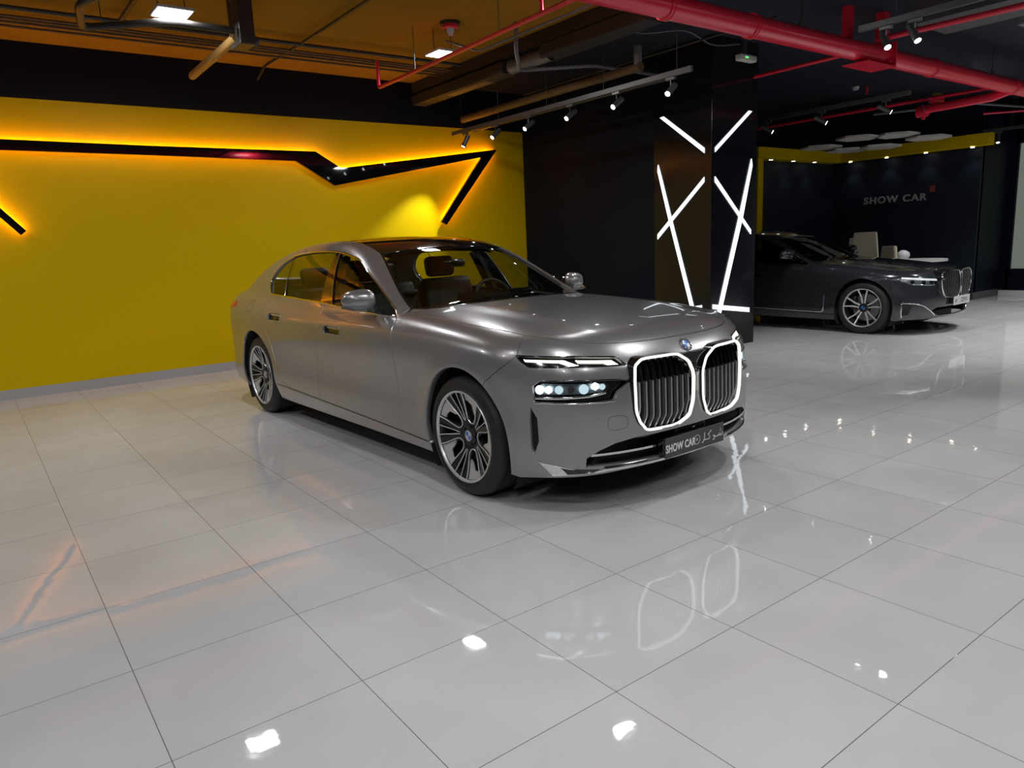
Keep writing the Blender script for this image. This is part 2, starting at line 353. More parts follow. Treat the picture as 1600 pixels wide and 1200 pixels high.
# ------------------------------------------------------------------ lamps
fix_m = mat('fixture_grey', (.10, .10, .10), .4, .6); rail_m = mat('rail_grey', (.085, .08, .078), .45, .5); lens_m = mat('spot_lens', (1, 1, 1), .3, emit=(.95, .97, 1), es=14); wire_m = mat('wire_dark', (.05, .045, .04), .6)
pan_m = mat('panel_diffuser', (.9, .9, .9), .4, emit=(.95, .98, 1), es=8)
PL = ['square pendant light panel hanging over the left of the sedan, below the black pipe', 'square pendant light panel hanging behind the thin red pipe, under the ceiling speaker']
for i, (x, y, z) in enumerate(PANELS_AND_FILL[:3]):
    t = thing('pendant_light', PL[i] if i < 2 else 'square pendant light panel above the nose of the sedan', 'light', (x, y, z), 0, 'square pendant light panels')
    obj('lamp_frame', bxm((0, 0, .008), (.30, .30, .022), .003), mat('fixture_white', (.5, .5, .5), .5), t)
    obj('diffuser', bxm((0, 0, -.005), (.27, .27, .006)), pan_m, t)
    for sx in (-.11, .11): obj('hanging_rod', cyl(bmesh.new(), (sx, 0, .018), (sx, 0, CEIL - z), .004, n=6), wire_m, t)
def track_spot(x, y, z, target, lb, group, lit=1.):
    d = (Vector(target) - Vector((x, y, z - .13))).normalized()
    t = thing('track_spotlight', lb, 'light', (x, y, z), 0, group)
    obj('adapter', bxm((0, 0, -.016), (.034, .11, .03), .004), fix_m, t)
    obj('stem', cyl(bmesh.new(), (0, 0, -.03), (0, 0, -.085), .006, n=10), fix_m, t)
    c = Vector((0, 0, -.125)); b = cyl(bmesh.new(), c - d * .10, c + d * .075, .031, n=28); obj('lamp_body', b, fix_m, t, 40)
    obj('lamp_lens', cyl(bmesh.new(), c + d * .0745, c + d * .077, .026, n=24), lens_m, t, 40)
    lamp('spot_beam', 'SPOT', c + d * .085, SPOT_W * lit, COOL, size=.02, spot=52, blend=.7, parent=t).rotation_euler = d.to_track_quat('-Z', 'Y').to_euler()
def rail(p, q, lb, ups, w=.036, h=.055):
    P_, Q_ = Vector(p), Vector(q); c = (P_ + Q_) / 2; t = thing('lighting_rail', lb, 'rail', c)
    b = bmesh.new(); box(b, (0, 0, h / 2), (w, (Q_ - P_).length, h), .003); r = obj('rail_channel', b, rail_m, t)
    for u in ups: obj('suspension_wire', cyl(bmesh.new(), (0, u - c.y, h), (0, u - c.y, CEIL - c.z), .003, n=6), wire_m, t)
    return t
rail((6.06, 4.96, 3.03), (6.06, 9.35, 3.03), 'long straight rail with six spotlights hung above the far side of the sedan', [5.15, 6.2, 7.2, 8.2, 9.1])
SPN = ['first (nearest the column)', 'second', 'third', 'fourth', 'fifth']
for i, y in enumerate((5.23, 6.0, 6.77, 7.57, 8.29)):
    track_spot(6.06, y, 3.03, (2.9, y + [-.5, -.2, .0, 0, -.1][i], [.5, .8, .8, .8, .4][i]), 'lit grey track spotlight, %s along the long rail with six' % SPN[i], 'spotlights on the long rail')
track_spot(6.06, 9.02, 3.03, (5.0, 9.66, .6), 'dark track spotlight turned to the yellow wall at the far end of the long rail', 'spotlights on the long rail', 4.2)
rail((9.70, 4.55, 3.03), (9.70, 6.9, 3.03), 'rail with three spotlights hung over the dark second sedan', [4.95, 6.3])
for y, lb in ((6.55, 'far'), (5.72, 'middle'), (4.85, 'near')): track_spot(9.70, y, 3.03, (11.0, y - 2.1, 1.5), 'lit track spotlight at the %s part of the rail over the dark sedan' % lb, 'spotlights over the dark sedan')
rail((6.70, -1.0, 3.14), (6.70, 3.62, 3.14), 'near lighting rail at the top right in front of the red pipe', [3.3, 1.5])
for y, tg, lb in ((3.38, (5.4, 1.6, 0), 'nearer of two bright spotlights on the rail in front of the red pipe'), (3.14, (5.9, 1.2, 0), 'bright spotlight close behind its twin on the rail in front of the red pipe')):
    track_spot(6.70, y, 3.14, tg, lb, 'spotlights in front of the red pipe')
for y, tg in ((1.6, (3.4, 3.4, .5)), (.3, (3.2, 2.0, .4)), (-.8, (1.0, 2.0, 0))): lamp('added_spot', 'SPOT', (6.7, y, 2.98), SPOT_W, COOL, tg, .02, 60, .7)  # unseen spots added further along the near rail, no fixtures
for x in (.4, -2.6):
    for y in (-1.5, 1.0, 3.6, 6.2): lamp('added_spot', 'SPOT', (x, y, 3.0), SPOT_W * .9, COOL, (x + 1.6, y + .9, .3), .02, 70, .7)  # unseen fill spots added overhead around the camera
rail((15.05, 5.0, 3.02), (15.05, 5.75, 3.02), 'short rail with one spotlight at the right end of the yellow header', [5.3])
track_spot(15.05, 5.5, 3.02, (14.2, 5.2, 0), 'lit spotlight beside the right end of the yellow header', 'spotlight by the yellow header', .6)
for i, (x, y) in enumerate([(15.24, 8.3), (15.24, 7.55), (15.24, 6.8), (15.24, 5.98), (12.8, 8.56), (13.56, 8.56), (14.32, 8.56)]):
    lb = 'recessed downlight under the yellow header, ' + ['closest to the alcove corner on the sign wall', 'left of the sign', 'above the sign', 'by the right end of the header', 'next to the yellow jamb', 'middle one over the rear alcove wall', 'last before the corner over the rear alcove wall'][i]
    t = thing('downlight', lb, 'light', (x, y, 2.818), 0, 'downlights under the yellow header')
    obj('downlight_ring', lathe(bmesh.new(), [(.045, .002), (.045, -.006), (.034, -.006), (.034, .002)], (0, 0, 0), 'Z', 24), fix_m, t); obj('downlight_lens', cyl(bmesh.new(), (0, 0, -.004), (0, 0, -.008), .033, n=24), lens_m, t)
    lamp('downlight_beam', 'SPOT', (0, 0, -.02), 2.8, COOL, (0, 0, -1), .02, 80, .6, parent=t)
for x, y in ((12.5, 3.6), (13.2, 1.6), (14.6, 3.8), (11.0, 3.4), (13.2, 5.2), (9.5, 2.2), (8.6, 4.6)): lamp('added_spot', 'SPOT', (x, y, 3.4), SPOT_W * 5, COOL, (x + .4, y - .2, 0), .04, 90, .7)  # bare spots added to brighten the floor and alcove round the dark sedan
# ------------------------------------------------------------------ pipes and ducts
red = mat('red_pipe', (.75, .02, .05), .30, 0, .2); brown = mat('brown_conduit', (.10, .05, .02), .5); dkp = mat('dark_pipe', (.03, .026, .024), .4); brass = mat('tan_pipe', (.30, .18, .06), .4); brass2 = mat('brown_pipe', (.10, .06, .025), .5); greyp = mat('grey_conduit', (.12, .12, .13), .5)
def pipe(name, pts, r, m, lb, cat='pipe', group=None, n=14, rods=()):
    o = bmesh.new(); tube(pts, r, n, bm=o)
    if not rods: return tag(obj(name, o, m, None, 50), lb, cat, group)
    c = Vector(pts[0]); t = thing(name, lb, cat, c, 0, group)
    q = obj('pipe_run', o, m, t, 50); q.location = -c
    for p, z in rods: obj('hanger_rod', cyl(bmesh.new(), Vector((p[0], p[1], z)) - c, Vector((p[0], p[1], CEIL)) - c, .004, n=6), wire_m, t)
    return t
CL = [8.19, 8.46, 8.55, 8.66, 8.80]
for i, y in enumerate(CL): pipe('conduit', [(-5.8, y, 3.69), (5.5, y - .05, 3.69)], .013 if i else .02, brown if i else dkp, 'ceiling conduit parallel to the yellow wall, %s' % ['thickest and fifth from the wall', 'fourth from the wall', 'third from the wall', 'second from the wall', 'nearest the wall'][i], 'conduit', 'conduits along the ceiling')
def bend(pts, r=.1, k=5):
    P_ = [Vector(p) for p in pts]; out = [P_[0]]
    for a, b, c in zip(P_, P_[1:], P_[2:]):
        u, v = (a - b), (c - b); rr = min(r, u.length / 2.1, v.length / 2.1); s, e = b + u.normalized() * rr, b + v.normalized() * rr
        for i in range(k + 1):
            t = i / k; out.append(s * (1 - t) ** 2 + b * 2 * t * (1 - t) + e * t * t)
    return [tuple(p) for p in out + [P_[-1]]]
pipe('drain_pipe', bend([(1.75, 5.2, 3.52), (1.08, 7.05, 3.47), (1.17, 7.62, 3.45), (1.75, 7.08, 3.44), (2.30, 7.05, 3.43)], .12), .032, dkp, 'dark drain pipe with a hooked bend passing below the left pendant light', rods=[((1.3, 7.45), 3.47)])
pipe('drain_pipe', [(2.34, 7.13, 3.40), (2.36, 8.80, 3.40)], .042, brass, 'short tan pipe pointing at the yellow wall below the dark pump bracket', rods=[((2.34, 7.3), 3.44)])
tpb = thing('pump_bracket', 'dark bracket assembly hanging from the ceiling above the short tan pipe', 'bracket', (2.40, 7.15, 3.5))
obj('bracket_plate', bxm((0, 0, .02), (.14, .30, .40), .01), dkp, tpb); obj('bracket_strut', bxm((-.10, .0, .08), (.02, .02, .36)), brown, tpb); obj('bracket_clamp', cyl(bmesh.new(), (-.06, 0, -.1), (.14, .05, -.1), .05), dkp, tpb, 40)
pipe('conduit', bend([(3.40, 4.5, 3.70), (3.37, 8.24, 3.70), (3.34, 9.25, 3.70), (3.34, 9.56, 3.6)], .1), .016, dkp, 'dark conduit crossing the ceiling towards the yellow wall, left of the speaker', 'conduit')
pipe('conduit', bend([(1.60, 6.2, 3.70), (1.59, 8.16, 3.70)], .1), .022, dkp, 'dark conduit joining the thick one above the hooked drain pipe', 'conduit')
pipe('sprinkler_pipe', bend([(4.24, 8.06, 3.60), (4.24, 8.06, 3.3), (4.16, 4.34, 3.3)], .03, 3), .021, red, 'thin red sprinkler pipe running from the big red pipe towards the yellow wall', rods=[((4.235, 7.2), 3.32), ((4.19, 5.6), 3.32)])
pipe('sprinkler_pipe', [(4.19, 5.0, 3.3), (4.19, 5.0, CEIL)], .018, red, 'thin red riser standing on the thin red pipe near its right end')
pipe('conduit', bend([(4.52, 4.6, 3.36), (4.52, 6.4, 3.36), (4.52, 7.0, 3.6)], .1), .011, greyp, 'thin grey conduit beside the thin red pipe', 'conduit')
# speaker / detector on the ceiling
t = thing('ceiling_speaker', 'round reddish speaker with a white cone on the ceiling above the pendant light', 'speaker', (4.52, 6.9, CEIL))
obj('speaker_base', cyl(bmesh.new(), (0, 0, 0), (0, 0, -.03), .11, n=28), dkp, t, 40); obj('speaker_ring', lathe(bmesh.new(), [(.085, -.03), (.09, -.06), (.06, -.07)], (0, 0, 0), 'Z', 28), red, t, 40); obj('speaker_cone', cyl(bmesh.new(), (0, 0, -.06), (0, 0, -.13), .05, .025, 20), mat('fixture_white', (.5, .5, .5), .5), t, 40)
t = thing('smoke_detector', 'small white smoke detector on the dark ceiling above the dark sedan', 'detector', (12.4, 6.72, CEIL))
obj('detector_body', cyl(bmesh.new(), (0, 0, 0), (0, 0, -.05), .06, .045, 20), mat('fixture_white', (.5, .5, .5), .5), t, 40); obj('detector_bracket', bxm((.18, -.1, -.06), (.03, .03, .12)), red, t)
# ducts
t = thing('duct', 'grey square duct with a ribbed flexible section above the long spotlight rail', 'duct', (5.66, 7.4, 3.52))
obj('duct_box', bxm((0, 1.1, 0), (.22, 2.2, .13), .004), mat('duct_dark', (.028, .026, .024), .6, .2), t)
rb = bmesh.new(); lathe(rb, [(.075 + .008 * (i % 2), i * .025) for i in range(30)], (0, -.78, 0), 'Y', 24); obj('flexible_hose', rb, greyp, t, 60)
obj('duct_box', bxm((.02, -1.5, .02), (.24, 1.6, .14), .004), mat('duct_dark', (.028, .026, .024), .6, .2), t)
obj('duct_panel', bxm((.02, .9, -.068), (.14, .9, .006)), mat('duct_tan', (.26, .16, .05), .6), t)
for u in (-.9, .3, 1.6): obj('hanger_rod', cyl(bmesh.new(), (0, u, .06), (0, u, CEIL - 3.52), .004, n=6), wire_m, t)
pipe('drain_pipe', [(6.35, 9.5, 3.30), (6.35, 5.9, 3.30)], .05, brass2, 'tan pipe running along and just above the long spotlight rail', rods=[((6.35, 8.6), 3.34), ((6.35, 6.6), 3.34)])
pipe('drain_pipe', [(6.55, 9.5, 3.16), (6.55, 5.6, 3.16)], .03, dkp, 'dark pipe running beside the tan pipe above the rail', rods=[((6.55, 7.6), 3.17)])
pipe('drain_pipe', [(6.35, 5.95, 3.30), (6.35, 5.95, 3.52)], .045, greyp, 'grey upright pipe stub at the near end of the tan pipe')
pipe('conduit', bend([(5.0, 6.4, 3.70), (5.0, 6.4, 3.40), (5.54, 7.04, 3.41), (6.2, 6.5, 3.42), (7.42, 6.60, 3.45)], .1), .022, greyp, 'pale grey bent conduit crossing above the long spotlight rail', 'conduit')
pipe('cable', dense([(5.9, 5.95, 3.72), (6.4, 5.95, 3.66), (6.9, 5.75, 3.70), (7.35, 5.72, 3.60), (7.5, 5.45, 3.56)], True, .06).tolist(), .008, greyp, 'thin grey cable sagging from the ceiling to the emergency light', 'cable')
t = thing('emergency_light', 'small white emergency light with green lamp above the column', 'light', (7.62, 5.45, 3.42))
obj('lamp_housing', bxm((0, 0, 0), (.30, .09, .07), .015, None, 3), mat('fixture_cream', (.55, .56, .5), .4), t, 40); obj('indicator', bxm((-.05, -.046, 0), (.06, .004, .02)), mat('green_led', (.1, .8, .2), .4, emit=(.2, 1, .3), es=.8), t); obj('mount', bxm((0, .02, .19), (.04, .03, .31)), fix_m, t)
# main red pipe
zr = 3.3; yr = 4.34; R_ = .098
t = thing('fire_main_pipe', 'thick red fire main crossing the top right with couplings and flange bracket', 'pipe', (6.0, yr, zr))
obj('pipe_run', cyl(bmesh.new(), (-11.8, 0, 0), (10.6, 0, 0), R_, n=40), red, t, 40)
for x in (4.97, 6.13, 9.73, 12.2): obj('pipe_coupling', lathe(bmesh.new(), [(R_, -.03), (R_ + .012, -.026), (R_ + .012, -.012), (R_ + .004, -.008), (R_ + .004, .008), (R_ + .012, .012), (R_ + .012, .026), (R_, .03)], (0, 0, 0), 'Y', 40), red, t, 40).matrix_local = Matrix.Translation((x - 6, 0, 0)) @ Matrix.Rotation(math.pi / 2, 4, 'Z')
fb = bmesh.new(); box(fb, (2.28, -.0, -.13), (.62, .28, .012)); obj('bracket_plate', fb, red, t)
obj('bracket_plate', bxm((2.58, -.0, .0), (.014, .28, .27)), red, t); obj('bracket_post', bxm((2.56, .02, .3), (.11, .10, .34)), red, t); obj('bracket_post', bxm((1.98, .10, .26), (.10, .08, .44)), red, t)
for q in ((2.50, -.10, .05), (2.50, -.10, -.07), (2.05, -.10, -.115)): obj('bracket_bolt', cyl(bmesh.new(), q, (q[0] + .05, q[1] - .0, q[2]), .016, n=6), red, t)
for x in (6.95, 11.5):
    hb = tube([(x - 6 - .07, 0, .07), (x - 6, 0, .20), (x - 6 + .07, 0, .07)], .006, 6); cyl(hb, (x - 6, 0, .20), (x - 6, 0, CEIL - zr), .006, n=6); obj('pipe_hanger', hb, wire_m, t)
t = thing('valve_branch', 'short red branch pipe with yellow-topped valve below the fire main', 'valve', (11.9, 4.6, 3.14))
obj('branch_pipe', tube([(0, .75, 0), (0, -.15, .02), (.3, -.26, .12)], .06, 16), red, t, 50); obj('valve_body', cyl(bmesh.new(), (0, .72, -.02), (0, .86, -.02), .085, n=24), red, t, 40); obj('valve_drop', cyl(bmesh.new(), (0, .78, -.02), (0, .78, -.14), .03), red, t, 40)
obj('gear_box', bxm((.05, .62, .12), (.16, .16, .10), .02), red, t, 40); obj('valve_indicator', bxm((.05, .62, .19), (.12, .08, .03), .005), mat('valve_yellow', (.7, .5, .02), .4), t); obj('hand_wheel', lathe(bmesh.new(), [(.09, -.006), (.10, 0), (.09, .006), (.085, 0), (.09, -.006)], (-.12, .70, .06), 'Y', 28), dkp, t, 40)
pipe('sprinkler_pipe', [(8.35, 8.6, 3.36), (8.31, 4.34, 3.36)], .022, red, 'thin red pipe running back from the bracket of the fire main above the column')
pipe('sprinkler_pipe', [(11.86, 8.6, 3.28), (11.86, 4.34, 3.28)], .024, red, 'thin red pipe running back from the valve branch over the dark sedan', rods=[((11.86, 7.6), 3.3), ((11.86, 5.6), 3.3)])
pipe('sprinkler_pipe', [(8.34, 4.3, 3.44), (8.50, 1.6, 3.44)], .03, red, 'red pipe running towards the camera from the fire main at the top right')
pipe('sprinkler_pipe', [(8.45, 3.95, 3.44), (8.45, 3.95, 3.39)], .03, red, 'short red elbow pipe between the fire main and the red pipe at the top right') if False else None
pipe('sprinkler_pipe', [(14.6, 5.6, 3.3), (16.6, 3.2, 3.3)], .02, red, 'far thin red pipe at the right above the yellow header')
pipe('conduit', [(6.9, 8.7, 3.55), (6.9, 4.6, 3.55)], .012, dkp, 'thin dark conduit over the column top', 'conduit', rods=[((6.9, 8.0), 3.55), ((6.9, 5.5), 3.55)])
pipe('conduit', [(12.6, 6.5, 3.3), (13.2, 5.2, 3.3), (15.3, 5.0, 3.35)], .02, greyp, 'grey bent conduit between the fire main and the yellow header', 'conduit')
t = thing('ventilation_duct', 'wide dark grey duct at the top right above the near spotlights', 'duct', (8.6, 3.3, 3.6))
obj('duct_box', bxm((.1, -.3, .02), (.9, 1.9, .22), .01), mat('duct_grey', (.07, .068, .07), .55), t); obj('duct_flange', bxm((-.36, -.3, .0), (.03, 1.92, .26), .004), mat('duct_grey', (.07, .068, .07), .55), t)
for u in (.25, -.9): obj('hanger_rod', cyl(bmesh.new(), (-.2, u, .13), (-.2, u, CEIL - 3.6), .004, n=6), wire_m, t)
t = thing('air_diffuser_box', 'grey metal box hanging from the ceiling at the top right edge', 'duct', (9.28, 3.18, 3.55)); obj('box_body', bxm((.1, -.15, .05), (.3, .5, .3), .01), mat('duct_grey2', (.16, .16, .165), .5), t)
# ------------------------------------------------------------------ alcove: sign, rafts, furniture
sg = thing('wall_sign', 'raised grey letters SHOW CAR on the dark alcove wall', 'sign', (15.39, 7.425, 1.99))
SX = Matrix(((0, 0, -1, 0), (-1, 0, 0, 0), (0, 1, 0, 0), (0, 0, 0, 1)))
text('sign_lettering', 'SHOW CAR', .185, mat('sign_grey', (.42, .42, .43), .35, .4), sg, SX @ Matrix.Translation((0, 0, .012)), .012, .0045, 1.12, 1.2)
e = thing('wall_emblem', 'small reddish square emblem above the sign lettering', 'sign', (15.395, 6.70, 2.14)); obj('emblem_plate', bxm((-.006, 0, 0), (.012, .10, .13)), mat('emblem_red', (.16, .035, .02), .5), e)
for k, (u, v, s) in enumerate([(-.02, .03, .05), (.02, .0, .05), (-.01, -.035, .05)]): obj('emblem_mark', bxm((-.014, u, v), (.004, s, .012)), mat('emblem_mark', (.32, .10, .05), .5), e)
raft = mat('raft_white', (.62, .60, .55), .6)
for i, (x, y, z, lb) in enumerate([(13.5, 7.95, 2.97, 'leftmost'), (14.1, 7.75, 2.92, 'lower left'), (13.35, 7.15, 3.03, 'upper middle'), (14.25, 7.2, 2.92, 'lower middle'), (13.75, 6.65, 3.03, 'upper right'), (14.3, 6.35, 2.97, 'rightmost')]):
    t = thing('ceiling_raft', 'white hexagonal ceiling raft before the yellow header, %s of the six' % lb, 'ceiling panel', (x, y, z), 0, 'hexagonal ceiling rafts')
    obj('raft_panel', prism(bmesh.new(), [(.42 * math.cos(a), .36 * math.sin(a)) for a in np.linspace(0, 2 * math.pi, 7)[:6]], (0, 0, 0), (1, 0, 0), (0, 1, 0), (0, 0, .035)), raft, t)
    for a in (0, 2.1, 4.2): obj('suspension_wire', cyl(bmesh.new(), (.3 * math.cos(a), .3 * math.sin(a), .03), (.3 * math.cos(a), .3 * math.sin(a), CEIL - z), .002, n=5), wire_m, t)
cream = mat('cream_leather', (.62, .55, .42), .5)
def chair_hb(x, y, rz, h, lb):
    t = thing('high_back_chair', lb, 'chair', (x, y, 0), rz, 'cream chairs at the lounge table')
    obj('seat', bxm((0, 0, .46), (.50, .50, .10), .03, None, 3), cream, t, 50)
    bk = prism(bmesh.new(), [(-.24, .44), (.24, .44), (.25, .8), (.19, h), (-.19, h), (-.25, .8)], (-.26, 0, 0), (0, 1, 0), (0, 0, 1), (.06, 0, 0)); bmesh.ops.bevel(bk, geom=list(bk.edges), offset=.012, segments=2, affect='EDGES'); obj('backrest', bk, cream, t, 50)
    for sx in (-.2, .2):
        for sy in (-.2, .2): obj('leg', cyl(bmesh.new(), (sx, sy, 0), (sx * .95, sy * .95, .42), .014, .018, 10), mat('chair_leg', (.3, .3, .3), .3, .8), t, 40)
chair_hb(13.35, 7.42, 1.9, 1.27, 'cream high-back chair half hidden behind the dark sedan windscreen')
chair_hb(13.3, 6.82, .15, 1.37, 'tall cream high-back chair facing away in the middle behind the dark sedan')
chair_hb(13.1, 6.14, -.6, 1.12, 'lower cream chair turned sideways behind the hood of the dark sedan')
t = thing('lounge_table', 'round white lounge table behind the hood of the dark sedan', 'table', (14.0, 6.35, 0))
obj('table_top', cyl(bmesh.new(), (0, 0, .80), (0, 0, .84), .55, n=48), mat('white_laminate', (.75, .73, .70), .3), t, 40); obj('table_leg', cyl(bmesh.new(), (0, 0, .02), (0, 0, .80), .05), fix_m, t, 40); obj('table_foot', cyl(bmesh.new(), (0, 0, 0), (0, 0, .02), .26, n=32), fix_m, t, 40)
b = tag(obj('glass_bottle', lathe(bmesh.new(), [(.0, 0), (.035, 0), (.036, .14), (.014, .19), (.013, .23), (0, .23)], (13.7, 6.62, .84), 'Z', 20), mat('bottle_dark', (.03, .06, .08), .1, 0, .5)), 'small dark bottle on the white lounge table', 'bottle')
b = tag(obj('flower_bowl', lathe(bmesh.new(), [(.0, 0), (.06, 0), (.11, .07), (.10, .13), (.05, .17), (0, .18)], (13.75, 6.42, .84), 'Z', 20), mat('bowl_white', (.7, .7, .7), .4), None, 60), 'rounded white bowl on the lounge table', 'bowl')
# ------------------------------------------------------------------ car body surface
class Shape:
    def __init__(s, B): s.B = B
    def lift(s, kind, uv, off=0.):
        uv = np.asarray(uv, float); n = len(uv); o = np.zeros((n, 3)); d = np.zeros((n, 3)); B = s.B
        if kind == 'side':
            q, z = uv.T; A0, A1, R = 0., 3.5, .9
            thf = np.where(q < A0, (A0 - q) / R, 0); thr = np.where(q > A1, (q - A1) / R, 0)
            o[:, 0] = np.clip(q, A0, A1); o[:, 2] = z; d[:, 0] = -np.sin(thf) + np.sin(thr); d[:, 1] = np.cos(thf + thr); lo, hi = 0, 1.8
        elif kind == 'top': o[:, 0] = uv[:, 0]; o[:, 1] = uv[:, 1]; o[:, 2] = .55; d[:, 2] = 1; lo, hi = 0, 1.5
        elif kind == 'rad': o[:, 0] = uv[:, 0]; o[:, 2] = .8; ph = uv[:, 1] / .85; d[:, 1] = np.cos(ph); d[:, 2] = np.sin(ph); lo, hi = 0, 1.6
        elif kind == 'front': o[:, 1] = uv[:, 0]; o[:, 2] = uv[:, 1]; o[:, 0] = -.35; d[:, 0] = -1; lo, hi = 0, 1.2
        p = B.hit(o, d, lo, hi)
        if off: p = p + B.grad(p) * off
        return p
    def inv(s, kind, p):
        p = np.asarray(p, float); a, y, z = p.T
        if kind == 'side':
            A0, A1, R = 0., 3.5, .9
            q = np.where(a < A0, A0 - np.arctan2(A0 - a, y) * R, np.where(a > A1, A1 + np.arctan2(a - A1, y) * R, a))
            return np.stack([q, z], -1)
        if kind == 'top': return np.stack([a, y], -1)
        if kind == 'rad': return np.stack([a, np.arctan2(z - .8, y) * .85], -1)
        if kind == 'front': return np.stack([y, z], -1)
    def curve(s, kind, pts, sm=True, step=.02, closed=False):
        """param-space control points -> dense points on the surface"""
        return s.lift(kind, dense(pts, sm, step, closed))
def chaikin(pts, k=2, f=.25):
    P = [np.array(p, float) for p in pts]
    for _ in range(k):
        Q = []
        for i in range(len(P)):
            a, b = P[i], P[(i + 1) % len(P)]; Q += [a + (b - a) * f, a + (b - a) * (1 - f)]
        P = Q
    return np.array(P)
def cat_(*cs):
    out = []
    for c in cs:
        for p in c:
            if not out or np.linalg.norm(np.asarray(p) - out[-1]) > .004: out.append(np.asarray(p, float))
    if np.linalg.norm(out[0] - out[-1]) < .004: out.pop()
    return np.array(out)
def mir(c): return np.asarray(c) * np.array([1, -1, 1])
def inpoly(P, poly):
    x, y = P.T; r = np.zeros(len(P), bool); n = len(poly); j = n - 1
    for i in range(n):
        xi, yi = poly[i]; xj, yj = poly[j]
        with np.errstate(divide='ignore', invalid='ignore'):
            c = ((yi > y) != (yj > y)) & (x < (xj - xi) * (y - yi) / (yj - yi + 1e-15) + xi)
        r ^= c; j = i
    return r
def pdist(P, poly):
    d = np.full(len(P), 9.)
    for i in range(len(poly)):
        a = poly[i]; b = poly[(i + 1) % len(poly)]; ab = b - a; t = np.clip(((P - a) @ ab) / (ab @ ab + 1e-12), 0, 1)
        d = np.minimum(d, np.linalg.norm(P - a - t[:, None] * ab, axis=1))
    return d
def inset2(poly, e):
    n = len(poly); A = .5 * np.sum(poly[:, 0] * np.roll(poly[:, 1], -1) - np.roll(poly[:, 0], -1) * poly[:, 1]); sg = 1 if A > 0 else -1
    pr_, nx = np.roll(poly, 1, 0), np.roll(poly, -1, 0); t = nx - pr_; t /= np.linalg.norm(t, axis=1)[:, None] + 1e-12
    return poly + np.stack([-t[:, 1], t[:, 0]], -1) * e * sg
def panel(S, name, parent, m, kind, outline, holes=(), side=1, sp=.035, rim=.018, inset=.0024, off=0., custom=True):
    """trim a piece of the body surface to an outline (3D points on it) and fold its edges inward"""
    B = S.B; op = inset2(S.inv(kind, outline), inset); hp = [inset2(S.inv(kind, h), -inset * .2) for h in holes]
    lo, hi = op.min(0), op.max(0); gx = np.arange(lo[0], hi[0], sp); gy = np.arange(lo[1], hi[1], sp)
    G = np.stack(np.meshgrid(gx, gy), -1).reshape(-1, 2); G = G + (np.indices((len(gy), len(gx)))[0].reshape(-1, 1) % 2) * np.array([sp / 2, 0])
    ok = inpoly(G, op) & (pdist(G, op) > sp * .35)
    for h in hp: ok &= ~inpoly(G, h) & (pdist(G, h) > sp * .35)
    G = G[ok]; co = [Vector(p) for p in op]; ed = [(i, (i + 1) % len(op)) for i in range(len(op))]; loops = [list(range(len(op)))]
    for h in hp:
        b = len(co); co += [Vector(p) for p in h]; ed += [(b + i, b + (i + 1) % len(h)) for i in range(len(h))]; loops.append(list(range(b, b + len(h))))
    co += [Vector(p) for p in G]
    v2, e2, f2, ov, _, _ = geometry.delaunay_2d_cdt(co, ed, [], 0, 1e-6)
    V = np.array([tuple(v) for v in v2]); F = np.array([f for f in f2 if len(f) == 3]); cen = V[F].mean(1)
    keep = inpoly(cen, op)
    for h in hp: keep &= ~inpoly(cen, h)
    F = F[keep]; P = S.lift(kind, V, 0); N = B.grad(P)
    if off: P = P + N * off
    # orientation
    fn = np.cross(P[F[:, 1]] - P[F[:, 0]], P[F[:, 2]] - P[F[:, 0]]); flip = (fn * N[F[:, 0]]).sum(1) < 0; F[flip] = F[flip][:, ::-1]
    verts = list(map(tuple, P)); norms = list(map(tuple, N)); faces = [tuple(f) for f in F]
    o2n = {}
    for ni, os_ in enumerate(ov):
        for oi in os_: o2n[oi] = ni
    if rim:
        cntr = {}
        for f in faces:
            for a, b in ((f[0], f[1]), (f[1], f[2]), (f[2], f[0])): cntr[(a, b)] = 1
        bd = [(a, b) for (a, b) in cntr if (b, a) not in cntr]
        nid = {}
        for a, b in bd:
            for v in (a, b): nid.setdefault(v, []).append((a, b))
        top = {}; bot = {}
        for v, es in nid.items():
            t = sum((P[b] - P[a]) / (np.linalg.norm(P[b] - P[a]) + 1e-9) for a, b in es); t = t / (np.linalg.norm(t) + 1e-9)
            on = np.cross(t, N[v]); on /= np.linalg.norm(on) + 1e-9
            top[v] = len(verts); verts.append(tuple(P[v])); norms.append(tuple((on + N[v] * .6) / np.linalg.norm(on + N[v] * .6)))
            bot[v] = len(verts); verts.append(tuple(P[v] - N[v] * rim)); norms.append(tuple(on))
        for a, b in bd: faces.append((top[b], top[a], bot[a], bot[b]))
    verts = np.array(verts); norms = np.array(norms)
    if side < 0: verts[:, 1] *= -1; norms[:, 1] *= -1; faces = [f[::-1] for f in faces]
    me = bpy.data.meshes.new(name); me.from_pydata(verts.tolist(), [], [tuple(int(i) for i in f) for f in faces]); me.polygons.foreach_set('use_smooth', [True] * len(me.polygons))
    me.materials.append(m); me.update()
    me.normals_split_custom_set_from_vertices([Vector(n) for n in norms])
    o = bpy.data.objects.new(name, me); return link(o, parent)
def strip(S, name, parent, m, c3, side=1, w=.006, h=.003, closed=False, off=0.):
    """a moulding that follows 3D points on the body"""
    c3 = np.asarray(c3); N = S.B.grad(c3); c3 = c3 + N * off; sec = [(-w, -h), (w, -h), (w, h * .4), (w * .5, h), (-w * .5, h), (-w, h * .4)]
    if side < 0: c3 = mir(c3); N = mir(N)
    return obj(name, tube(c3, 0, closed=closed, sec=sec, up=[tuple(n) for n in N]), m, parent, 50)
